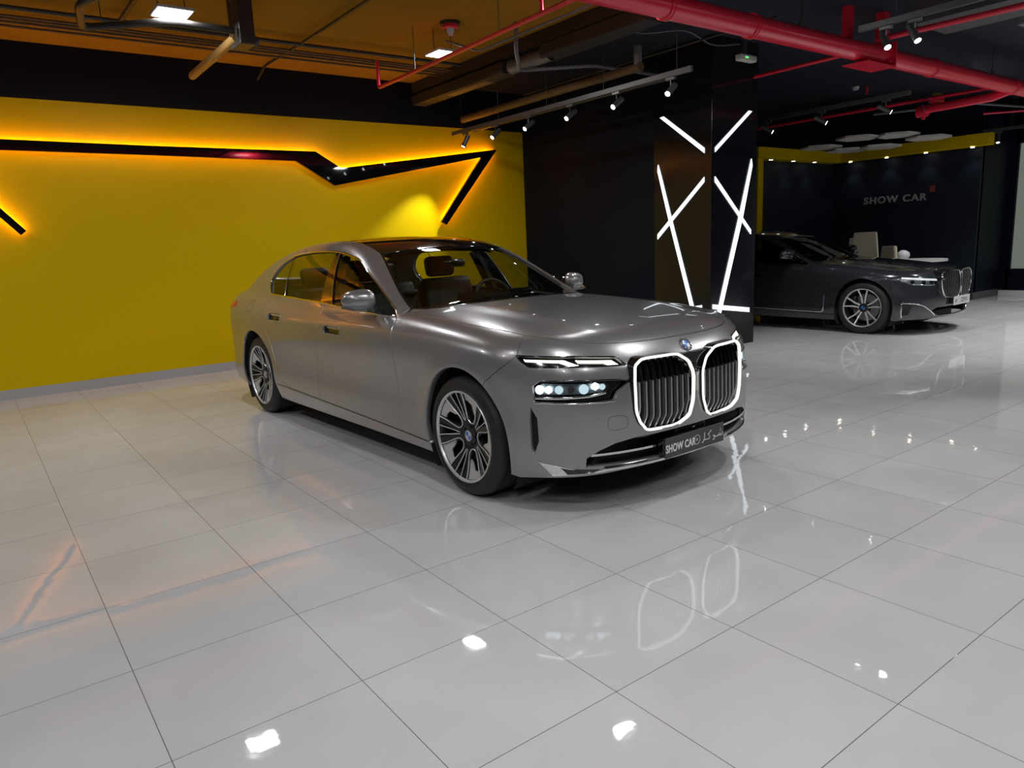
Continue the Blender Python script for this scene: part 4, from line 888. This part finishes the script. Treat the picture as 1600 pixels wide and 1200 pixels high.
CR['bumper_holes'] = [('front', dense(chaikin(KID, 1, .2), False, .015, True)), ('side', dense(sidepts(DRLP, _S), False, .015, True)), ('side', dense(sidepts(HEADP, _S), False, .015, True)), ('side', dense(sidepts(CURT, _S), False, .015, True)),
                      ('front', dense([(.70, .325), (.64, .362), (.56, .392), (.45, .408), (0, .411), (-.45, .408), (-.56, .392), (-.64, .362), (-.70, .325), (-.70, .275), (-.45, .268), (0, .268), (.45, .268), (.70, .275)], False, .02, True))]
CR['bumper_bottom'] = [(-.42, .90, .20), (-.502, .865, .21), (-.643, .79, .218), (-.76, .65, .225), (-.84, .45, .235), (-.87, .2, .24), (-.875, 0, .24)]
def kid_a(y, z, B, z0=.62): return -.902 + float(B.bow(abs(y))) * .95 + .22 * max(z - z0, 0) ** 2 + .5 * max(.47 - z, 0)
def clip_y(poly, y):
    zs = []
    for i in range(len(poly)):
        (y0, z0), (y1, z1) = poly[i], poly[(i + 1) % len(poly)]
        if (y0 - y) * (y1 - y) < 0: zs.append(z0 + (z1 - z0) * (y - y0) / (y1 - y0))
    return (min(zs), max(zs)) if len(zs) >= 2 else None
def kidney(root, S, M, KID_, sd, lit, nsl, depth=.05, ka=None, ztop=.70):
    ka = ka or kid_a
    g = bpy.data.objects.new('kidney_grille', None); g.empty_display_size = .1; link(g, root)
    out = dense(chaikin(KID_, 2, .13 if lit else .2), False, .012, True)
    loop = [(ka(y, z, S.B), sd * y, z) for y, z in out]
    obj('grille_frame', tube(loop, 0, closed=True, sec=[(-.0065, -.012), (.0065, -.012), (.007, .0), (.005, .004), (-.005, .004), (-.007, .0)], up=(-1, 0, 0)), M['glow'] if lit else M['chrome'], g, 40)
    big = [(y + (y - .25) * .035, z + (z - .62) * .035) for y, z in out]
    sb = bmesh.new(); A = [sb.verts.new((ka(y, z, S.B) + .004, sd * y, z)) for y, z in big]; B2 = [sb.verts.new((ka(y, z, S.B) + .13, sd * y, z)) for y, z in big]
    C2 = [sb.verts.new((ka(y, z, S.B) + .006, sd * y, z)) for y, z in out]; D2 = [sb.verts.new((ka(y, z, S.B) + .09, sd * y, z)) for y, z in out]
    k = len(out)
    for i in range(k):
        j = (i + 1) % k; sb.faces.new((A[i], A[j], B2[j], B2[i])); sb.faces.new((A[i], A[j], C2[j], C2[i])); sb.faces.new((C2[i], C2[j], D2[j], D2[i]))
    obj('grille_surround', sb, M['black'], g, 30)
    bk = bmesh.new(); bk.faces.new([bk.verts.new((ka(y, z, S.B) + .085, sd * y, z)) for y, z in out]); obj('grille_backing', bk, M['matte'], g)
    y0, y1 = min(p[0] for p in out), max(p[0] for p in out)
    for i in range(nsl):
        y = y0 + (y1 - y0) * (i + .8) / (nsl + .6); c = clip_y(out, y)
        if not c: continue
        zl, zh = c[0] + .006, c[1] - .006; zt = min(ztop, zh)
        th = .0038
        def fin(zs, das, w):
            b = bmesh.new(); prev = None
            for z, da in zip(zs, das):
                a = ka(y, z, S.B) + da
                r = [b.verts.new((a, sd * y - w, z)), b.verts.new((a - .005, sd * y, z)), b.verts.new((a, sd * y + w, z)), b.verts.new((a + depth, sd * y + w * .5, z)), b.verts.new((a + depth, sd * y - w * .5, z))]
                if prev:
                    for q in range(5): b.faces.new((prev[q], prev[(q + 1) % 5], r[(q + 1) % 5], r[q]))
                else: b.faces.new(r[::-1])
                prev = r
            b.faces.new(prev); return b
        if lit:
            zm = zl + .06
            obj('grille_slat', fin([zl, zm, zm + .02, zt], [.03, .014, .010, .012], th), M['slat'], g, 30)
            if zh - zt > .02: obj('grille_slat', fin([zt + .004, (zt + zh) / 2, zh], [.006, .014, .034], th * 2.4), M['darkchrome'], g, 30)
        else: obj('grille_slat', fin([zl, zh], [.004, .006], th), M['slat2'], g, 30)
    return g
def front_g70(root, S, M):
    for sd in (1, -1): kidney(root, S, M, KID, sd, True, 9, .022)
    br = bmesh.new()
    prism(br, [(-.034, .70), (.034, .70), (.038, .56), (.055, .45), (.02, .43), (-.02, .43), (-.055, .45), (-.038, .56)], (-.885, 0, 0), (0, 1, 0), (0, 0, 1), (.12, 0, 0)); obj('grille_bridge', br, P_SILVER, root)
    br = bmesh.new(); prism(br, [(-.034, .70), (.034, .70), (.065, .765), (.14, .81), (-.14, .81), (-.065, .765)], (-.872, 0, 0), (0, 1, 0), (0, 0, 1), (.12, 0, 0)); br2 = obj('camera_cover', br, M['black'], root)
    obj('camera_lens', cyl(bmesh.new(), (-.878, 0, .735), (-.868, 0, .735), .016), M['darkchrome'], br2, 30)
    box_ = bxm((-.884, 0, .70), (.02, .026, .035), .006); obj('sensor_cover', box_, M['chrome'], br2, 40)
    # roundel
    c = S.lift('front', [(0, .846)])[0]; N = S.B.grad(c[None])[0]; e = bpy.data.objects.new('emblem', None); e.empty_display_size = .05; link(e, root)
    xv = Vector((0, 1, 0)); zv = Vector(N); yv = zv.cross(xv); e.matrix_local = frame_m(Vector(c) + zv * .001, xv, yv)
    obj('emblem_ring', lathe(bmesh.new(), [(.041, -.004), (.041, .003), (.039, .005), (.037, .003), (.0365, .001)], (0, 0, 0), 'Z', 40), M['chrome'], e, 30)
    obj('emblem_field', cyl(bmesh.new(), (0, 0, -.004), (0, 0, .002), .037, n=40), M['badge_black'], e, 30)
    for nm, mm, qs in (('emblem_quarter', 'badge_blue', (0, 2)), ('emblem_quarter', 'badge_white', (1, 3))):
        for q in qs: obj(nm, prism(bmesh.new(), [(0, 0)] + [(.026 * math.cos(x), .026 * math.sin(x)) for x in np.linspace(q * math.pi / 2, (q + 1) * math.pi / 2, 9)], (0, 0, .002), (1, 0, 0), (0, 1, 0), (0, 0, .001)), M[mm], e)
    obj('emblem_rim', tube([(.0265 * math.cos(x), .0265 * math.sin(x), .0025) for x in np.linspace(0, 2 * math.pi, 32, endpoint=False)], .001, 6, True), M['chrome'], e, 60)
    for i, ch in enumerate('BMW'):
        an = math.radians(135 - 45 * i); text('emblem_letter', ch, .012, M['badge_white'], e, Matrix.Translation((.0315 * math.cos(an), .0315 * math.sin(an), .0025)) @ Matrix.Rotation(an - math.pi / 2, 4, 'Z'), .0004)
    for sd in (1, -1):
        # daytime running lights
        dp = S.lift('side', dense(sidepts(DRLP, S), False, .015, True)); 
        d = bpy.data.objects.new('daytime_light', None); d.empty_display_size = .1; link(d, root)
        panel(S, 'light_housing', d, M['black'], 'side', dp, side=sd, off=-.022, rim=0, inset=-.006, sp=.03)
        for st in ([(.884, .849), (.748, .845), (.695, .815), (.735, .809), (.775, .830), (.884, .834)], [(.70, .842), (.525, .829), (.49, .797), (.545, .798), (.575, .815), (.695, .825)]):
            sp_ = S.lift('side', dense(sidepts(st, S), False, .01, True)); panel(S, 'light_strip', d, M['led'], 'side', sp_, side=sd, off=-.012, rim=.008, sp=.02)
        strip(S, 'light_bezel', d, M['black'], dp, sd, w=.004, h=.002, closed=True)
        panel(S, 'light_lens', d, M['clear'], 'side', dp, side=sd, off=-.002, rim=0, sp=.03)
        # main headlamp
        hp = S.lift('side', dense(sidepts(HEADP, S), False, .015, True)); h = bpy.data.objects.new('headlight', None); h.empty_display_size = .1; link(h, root)
        panel(S, 'headlight_housing', h, M['black'], 'side', hp, side=sd, off=-.05, rim=0, inset=-.012, sp=.03)
        lp = S.lift('side', dense(sidepts(LAMPP, S), False, .015, True))
        panel(S, 'headlight_lens', h, M['clear'], 'side', lp, side=sd, off=-.004, rim=.006, sp=.03)
        panel(S, 'headlight_reflector', h, M['lampglass'], 'side', lp, side=sd, off=-.04, rim=0, sp=.03)
        for i, (y, z, r, mm) in enumerate([(.862, .69, .024, 'led2'), (.835, .69, .022, 'led2'), (.80, .69, .022, 'led3'), (.755, .69, .02, 'chrome'), (.70, .69, .026, 'led3'), (.645, .70, .022, 'led2'), (.61, .695, .016, 'led3')]):
            p = S.lift('side', sidepts([(y, z)], S), -.012); N_ = S.B.grad(S.lift('side', sidepts([(y, z)], S)))[0]; p = p[0]
            if sd < 0: p = p * np.array([1, -1, 1]); N_ = N_ * np.array([1, -1, 1])
            b = cyl(bmesh.new(), p - N_ * .028, p - N_ * .002, r * .8, r, 6 if i % 2 else 20); obj('lamp_module', b, M[mm], h, 30)
        strip(S, 'headlight_trim', h, M['chrome'], S.lift('side', dense(sidepts([(.874, .648), (.79, .648), (.68, .652), (.60, .665)], S), False, .02)), sd, w=.006, h=.003, off=-.004)
        strip(S, 'headlight_trim', h, M['chrome'], S.lift('side', dense(sidepts([(.88, .622), (.79, .62), (.66, .615), (.56, .618)], S), False, .02)), sd, w=.004, h=.003)
        strip(S, 'headlight_trim', h, M['darkchrome'], S.lift('side', dense(sidepts([(.85, .737), (.73, .735), (.58, .728), (.45, .716)], S), False, .02)), sd, w=.004, h=.002)
        cp = S.lift('side', dense(sidepts(CURT, S), False, .015, True)); panel(S, 'air_curtain', root, M['matte'], 'side', cp, side=sd, off=-.035, rim=0, inset=-.01, sp=.03)
        # chrome winglet at the lower corner
        wg = S.lift('side', dense(sidepts([(.875, .312), (.80, .285), (.752, .272), (.735, .262), (.60, .252), (.60, .238), (.77, .232), (.815, .226)], S), False, .015, True))
        panel(S, 'bumper_winglet', root, M['chrome'], 'side', wg, side=sd, off=.004, rim=.006, sp=.02)
        wg = S.lift('side', dense(sidepts([(.80, .279), (.765, .270), (.69, .262), (.63, .256), (.665, .240), (.77, .238)], S), False, .015, True))
        panel(S, 'winglet_inlay', root, M['black'], 'side', wg, side=sd, off=.0065, rim=.006, sp=.02)
        pd = S.lift('side', dense(chaikin(sidepts([(.60, .54), (.495, .535), (.49, .465), (.60, .462)], S), 2, .2), False, .01, True))
        if sd > 0: strip(S, 'tow_cap_seam', root, M['seam'], pd, sd, w=.0012, h=.0004, closed=True)
    # intake
    ik = bmesh.new(); prism(ik, [(-.66, .27), (-.62, .36), (-.45, .41), (.45, .41), (.62, .36), (.66, .27)], (-.72, 0, 0), (0, 1, 0), (0, 0, 1), (.02, 0, 0)); obj('air_intake', ik, M['matte'], root)
    sh_ = bmesh.new(); prism(sh_, [(-.84, -.40), (-.78, -.6), (-.66, -.68), (-.6, -.7), (-.6, .7), (-.66, .68), (-.78, .6), (-.84, .40)], (0, 0, .262), (1, 0, 0), (0, 1, 0), (0, 0, .006)); obj('intake_floor', sh_, M['matte'], root)
    tp = bmesh.new(); prism(tp, [(-.85, -.40), (-.79, -.55), (-.70, -.62), (-.6, -.6), (-.6, .6), (-.70, .62), (-.79, .55), (-.85, .40)], (0, 0, .402), (1, 0, 0), (0, 1, 0), (0, 0, .006)); obj('intake_top', tp, M['black'], root)
    obj('chrome_bar', tube([(S.lift('front', [(y, .337)])[0] + np.array([.012, 0, 0])) for y in np.linspace(-.675, .675, 40)], 0, sec=[(-.006, -.010), (.006, -.010), (.006, .008), (-.006, .008)], up=(-1, 0, 0)), M['chrome'], root, 40)
    obj('bumper_lip', tube([(S.lift('front', [(y, .25)])[0] + np.array([-.003, 0, 0])) for y in np.linspace(-.62, .62, 40)], 0, sec=[(-.006, -.008), (.006, -.008), (.006, .006), (-.006, .006)], up=(-1, 0, 0)), M['chrome'], root, 40)
    obj('radar_cover', bxm((-.825, 0, .375), (.05, .26, .05), .01), M['black'], root, 40)
    # plate
    pl = bpy.data.objects.new('license_plate', None); pl.empty_display_size = .1; link(pl, root); pl.matrix_local = Matrix.Translation((-.905, .035, .322)) @ Matrix(((0, 0, -1, 0), (-1, 0, 0, 0), (0, 1, 0, 0), (0, 0, 0, 1)))
    # local: X = to the viewer's right (-y), Y = up, Z = forward (-a)
    obj('plate_board', bxm((0, 0, 0), (.515, .112, .006), .002), M['plate_grey'], pl)
    obj('plate_holder', bxm((0, 0, -.022), (.53, .10, .036), .004), M['black'], pl)
    text('plate_lettering', 'SHOW CAR', .060, M['plate_white'], pl, Matrix.Translation((-.128, -.006, .0036)), .0004, .0016, .76, 1.06)
    obj('plate_crest', tube([(.012 + .026 * math.cos(x), .026 * math.sin(x), .0038) for x in np.linspace(0, 2 * math.pi, 32, endpoint=False)], .0012, 6, True), M['plate_white'], pl)
    text('plate_crest_mark', 'SC', .018, M['plate_white'], pl, Matrix.Translation((.012, 0, .0036)), .0004)
    for st in ARABIC: obj('plate_script', tube([(.055 + .19 * x, -.018 + .05 * y, .0038) for x, y in st], 0, sec=[(-.0022, -.0006), (.0022, -.0006), (.0022, .0006), (-.0022, .0006)], up=(0, 0, 1)), M['plate_white'], pl)
# strokes of the Arabic words for "show car", drawn left to right in a unit box
ARABIC = [[(0, -.15), (.04, -.2), (.08, -.05), (.09, .15)], [(.12, .05), (.13, .9)], [(.12, .06), (.22, .04), (.36, .04), (.38, .3), (.30, .55), (.44, .95)],
          [(.52, -.2), (.58, -.2), (.63, 0), (.62, .22), (.56, .3), (.54, .16), (.60, .08), (.72, .04), (.80, .06), (.82, .32)], [(.80, .06), (.88, .05), (.90, .32)], [(.88, .05), (.98, .05), (1.0, .42)],
          [(.86, .62), (.875, .66)], [(.92, .62), (.935, .66)], [(.89, .82), (.905, .86)]]
# ------------------------------------------------------------------ shared car materials
P_SILVER = mat('silver_bridge', (.55, .54, .52), .3, .9, .5)
def car_mats(pc, rough=.30):
    M = dict(paint=paint('paint_%d' % len(MATS), pc, rough), glass=glass('car_glass', (.66, .70, .64), .75) if 'car_glass' not in MATS else MATS['car_glass'],
        roof=mat('roof_black', (.004, .004, .005), .06, 0, 1.), black=mat('gloss_black', (.006, .006, .007), .12, 0, .6), matte=mat('matte_black', (.008, .008, .008), .8),
        chrome=mat('chrome', (.82, .82, .82), .1, 1.), darkchrome=mat('dark_chrome', (.10, .10, .11), .12, 1.), slat=mat('satin_chrome', (.42, .42, .43), .3, .8),
        glow=mat('lit_grille_contour', (.8, .8, .78), .3, .2, emit=(1, .96, .90), es=.75), led=mat('daytime_led', (.9, .9, .85), .3, emit=(1, .96, .82), es=2.2),
        led2=mat('lamp_led_bright', (.8, .9, .95), .15, emit=(.80, .93, 1), es=1.3), led3=mat('lamp_led_dim', (.6, .75, .8), .08, emit=(.7, .9, 1), es=.45), lampglass=mat('lamp_reflector', (.30, .34, .36), .2, .6),
        clear=glass('lamp_lens_clear', (.95, .97, .97)) if 'lamp_lens_clear' not in MATS else MATS['lamp_lens_clear'], tail=mat('tail_red', (.35, .01, .015), .12, 0, .5, emit=(1, .03, .03), es=.12),
        seam=mat('seam_dark', (.05, .045, .045), .5), leather=mat('black_leather', (.005, .005, .0052), .5), trim_dark=mat('dark_trim', (.007, .007, .0075), .6), mirror=mat('mirror_face', (.7, .7, .72), .02, 1.),
        rim_dark=mat('rim_dark', (.035, .036, .038), .28, .6), rim_bright=mat('rim_machined', (.72, .71, .69), .25, .6), rim_silver=mat('rim_silver', (.58, .56, .54), .30, .35), slat2=mat('bright_slat', (.7, .7, .69), .15, 1.),
        badge_blue=mat('badge_blue', (.02, .16, .55), .3, 0, .5), badge_white=mat('badge_white', (.8, .8, .8), .3, 0, .5), badge_black=mat('badge_black', (.01, .01, .01), .3, 0, .5),
        plate_grey=mat('plate_charcoal', (.055, .055, .06), .5), plate_white=mat('plate_white', (.75, .73, .70), .5))
    return M
TV = np.array([-0.029, 1.0, 0]); TV /= np.linalg.norm(TV); NV = np.array([-TV[1], TV[0], 0])
M1 = car_mats((.315, .298, .294), .28)
car1, S1 = car(CR, M1, 'large metallic grey-beige sedan with black roof and lit twin kidney grille, mid-floor', ((3.129, 3.431, 0), TV, NV))
front_g70(car1, S1, M1)
# ------------------------------------------------------------------ second car
G12 = dict(
 arch=[(0, .36, .40), (3.21, .36, .40)], flare=.012, kf=.20, dome=.012,
 spl=dict(
  W=([-.9, -.5, 0, .8, 1.8, 3.2, 3.8, 4.5], [.86, .92, .94, .93, .935, .945, .93, .86]),
  pz=([.15, .22, .30, .36, .5, .62, .76, .86, .93, 1.0, 1.1], [-.06, -.025, -.008, -.004, -.018, -.012, 0, -.010, -.040, -.09, -.17]),
  nose=([.15, .25, .4, .55, .65, .74, .80, .87, .95], [-.82, -.85, -.865, -.865, -.85, -.825, -.79, -.70, -.55]),
  bow=([0, .35, .6, .8, .95], [0, .03, .11, .24, .40]),
  tail=([.15, .3, .5, .75, .95, 1.08, 1.15], [4.30, 4.38, 4.40, 4.38, 4.37, 4.36, 4.32]), rbow=([0, .4, .7, .95], [0, .02, .08, .25]),
  H=([-.95, -.75, -.5, -.2, .3, .8, 1.2, 3.0, 3.6, 4.0, 4.35, 4.55], [.76, .83, .885, .925, .98, 1.015, 1.03, 1.05, 1.08, 1.085, 1.075, 1.05]),
  crown=([0, .4, .7, .85, .97], [0, .008, .032, .065, .12]), kt=([-.9, 0, 1, 3, 4.5], [.06, .08, .08, .09, .10]),
  wbow=([0, .4, .7, .9], [0, .04, .13, .24]),
  R=([.45, .65, 1.0, 1.4, 1.7, 2.05, 2.4, 2.8, 3.1, 3.5, 3.9, 4.1], [.935, 1.025, 1.175, 1.34, 1.43, 1.475, 1.48, 1.455, 1.41, 1.30, 1.16, 1.08]),
  rcrown=([0, .3, .55, .75], [0, .008, .025, .055]), Gb=([.4, .9, 1.8, 2.8, 3.6, 4.2], [.83, .86, .87, .855, .80, .72]), tum=([.9, 1.05, 1.25, 1.45], [0, .05, .14, .265])))
dz2 = lambda pts, k=-.045: [(a, z + k) for a, z in pts]
C2 = dict(CR); C2.update(body=G12,
    hood_front=[(-.371, .775), (-.50, .72), (-.62, .62), (-.70, .50), (-.735, .36), (-.745, .2), (-.75, 0)],
    hood_side=[(.80, .785), (.55, .79), (.142, .795), (-.1, .79), (-.233, .785), (-.371, .775)],
    ws_bot=[(.55, 0), (.56, .3), (.61, .5), (.68, .60), (.77, .685), (.85, .73)], ws_side=[(.85, .73), (1.054, .69), (1.403, .59), (1.53, .548)], ws_top=[(1.53, .548), (1.505, .5), (1.485, .3), (1.475, 0)],
    roof_side=[(1.56, .545), (1.9, .532), (2.4, .527), (2.93, .518)], rw_side=[(2.98, .518), (3.3, .545), (3.6, .575), (3.86, .60)],
    belt=dz2(CR['belt']), dlo_up=[(a, z - .045 - .02 * max(0, (z - 1.2) / .24)) for a, z in CR['dlo_up']], doorF=CR['doorF'][:-2] + [(.80, .88), (.82, .935)], doorB=dz2(CR['doorB'][:1], 0) + dz2(CR['doorB'][1:]), doorR=dz2(CR['doorR'][:1], 0) + dz2(CR['doorR'][1:]),
    bump=[(-.371, .775, .88), (-.40, .83, .84), (-.42, .865, .79)],
    pillar=dict(fb=(1.80, .999), ft=(1.985, 1.367), rb=(2.02, 1.011), rt=(2.05, 1.377), qb=(2.79, 1.035), qt=(2.90, 1.352)), handles=[(1.55, 1.80, .80), (2.66, 2.9, .82)],
    wheels=dict(R=.36, RR=.262, y=.935, z=.36, aF=0, aR=3.21, style='v'), bumper_bottom=[(-.40, .87, .19), (-.48, .84, .20), (-.62, .77, .21), (-.74, .63, .215), (-.81, .45, .22), (-.84, .2, .225), (-.845, 0, .225)])
_S2 = Shape(Body(G12))
def sp2(pts): return dense(sidepts(pts, _S2), False, .015, True)
KID2 = [(.022, .80), (.06, .835), (.33, .845), (.46, .82), (.49, .74), (.47, .60), (.39, .50), (.28, .475), (.06, .475), (.022, .52)]
HL2 = [(.87, .79), (.70, .755), (.46, .735), (.455, .66), (.60, .65), (.80, .67), (.865, .72)]
IN2 = [(.60, .31), (.50, .36), (0, .37), (-.50, .36), (-.60, .31), (-.45, .25), (0, .245), (.45, .25)]
C2['bumper_holes'] = [('side', sp2(HL2)), ('front', dense(IN2, False, .02, True)), ('front', dense(chaikin([(y, min(z, .815)) for y, z in KID2], 1, .2), False, .015, True))]
M2 = car_mats((.055, .057, .063), .2); M2['lampglass'] = mat('lamp_reflector_bright', (.45, .47, .5), .2, .5); M2['roof'] = M2['paint']; M2['glass'] = glass('car_glass_dark', (.25, .27, .27))
O2 = Vector((9.836, 5.115, 0)) - Vector(NV) * .94
car2, S2 = car(C2, M2, 'dark grey metallic sedan with chrome grille, half hidden behind the column', ((O2.x, O2.y, 0), TV, NV))
def kid_a2(y, z, B, z0=.62): return -.885 + float(B.bow(abs(y))) * .8 + .9 * max(z - .70, 0) ** 2 + .1 * max(.6 - z, 0)
for sd in (1, -1):
    kidney(car2, S2, M2, KID2, sd, False, 10, .014, kid_a2)
    hp = S2.lift('side', sp2(HL2)); h = bpy.data.objects.new('headlight', None); h.empty_display_size = .1; link(h, car2)
    panel(S2, 'headlight_housing', h, M2['lampglass'], 'side', hp, side=sd, off=-.035, rim=0, inset=-.01, sp=.04)
    panel(S2, 'headlight_lens', h, M2['clear'], 'side', hp, side=sd, off=-.002, rim=0, sp=.04)
    strip(S2, 'headlight_trim', h, mat('headlight_glint', (.8, .8, .8), .25, .3, emit=(.9, .95, 1), es=.25), S2.lift('side', dense(sidepts([(.86, .765), (.70, .742), (.47, .722)], _S2), False, .02)), sd, w=.013, h=.005, off=.001)  # sparkle on the unlit headlight put into the trim as faint emission
    strip(S2, 'headlight_trim', h, M2['chrome'], S2.lift('side', dense(sidepts([(.80, .682), (.60, .665), (.47, .672)], _S2), False, .02)), sd, w=.006, h=.004, off=-.008)
    for (y, z) in ((.78, .715), (.66, .70), (.55, .70)):
        p = S2.lift('side', sidepts([(y, z)], _S2), -.012)[0] * np.array([1, sd, 1]); obj('lamp_module', cyl(bmesh.new(), p + [.03, 0, 0], p, .022, .026, 16), M2['darkchrome'], h, 30)
    # chrome mouldings: hooked air curtain frame, sill line, fender breather
    cf = S2.lift('side', dense(sidepts([(.855, .24), (.868, .30), (.870, .43), (.855, .435), (.78, .425), (.70, .40), (.60, .33), (.52, .265)], _S2), False, .02)); strip(S2, 'bumper_moulding', car2, M2['chrome'], cf, sd, w=.008, h=.006)
    ac_ = S2.lift('side', sp2([(.862, .26), (.86, .42), (.80, .40), (.82, .28)])); panel(S2, 'air_curtain', car2, M2['matte'], 'side', ac_, side=sd, off=.001, rim=0, sp=.03)
    strip(S2, 'sill_moulding', car2, M2['chrome'], S2.curve('side', [(.56, .52), (.565, .30), (.60, .285), (1.5, .305), (2.7, .345)]), sd, w=.010, h=.006)
pl = bpy.data.objects.new('license_plate', None); pl.empty_display_size = .1; link(pl, car2); pl.matrix_local = Matrix.Translation((-.905, .0, .43)) @ Matrix(((0, 0, -1, 0), (-1, 0, 0, 0), (0, 1, 0, 0), (0, 0, 0, 1)))
obj('plate_board', bxm((0, 0, 0), (.52, .115, .008), .002), mat('plate_white2', (.55, .55, .54), .4), pl); obj('plate_holder', bxm((0, 0, -.025), (.50, .08, .04), .004), M2['black'], pl)
text('plate_lettering', '22910', .085, mat('plate_ink', (.02, .02, .02), .5), pl, Matrix.Translation((.07, -.002, .0045)), .0004, .001, .95, 1.05)
for st in ARABIC[:3]: obj('plate_script', tube([(-.22 + .12 * x, -.015 + .04 * y, .0048) for x, y in st], .003, 5), mat('plate_ink', (.02, .02, .02), .5), pl)
c = S2.lift('front', [(0, .80)])[0]; obj('emblem', cyl(bmesh.new(), Vector(c) + Vector((.01, 0, -.005)), Vector(c) + Vector((-.008, 0, .008)), .038, n=28), M2['badge_blue'], car2, 30)
obj('roof_aerial', tube([(2.5, 0, 1.47), (2.56, 0, 1.52), (2.66, 0, 1.535), (2.68, 0, 1.46)], .012, 8), M2['paint'], car2, 60)
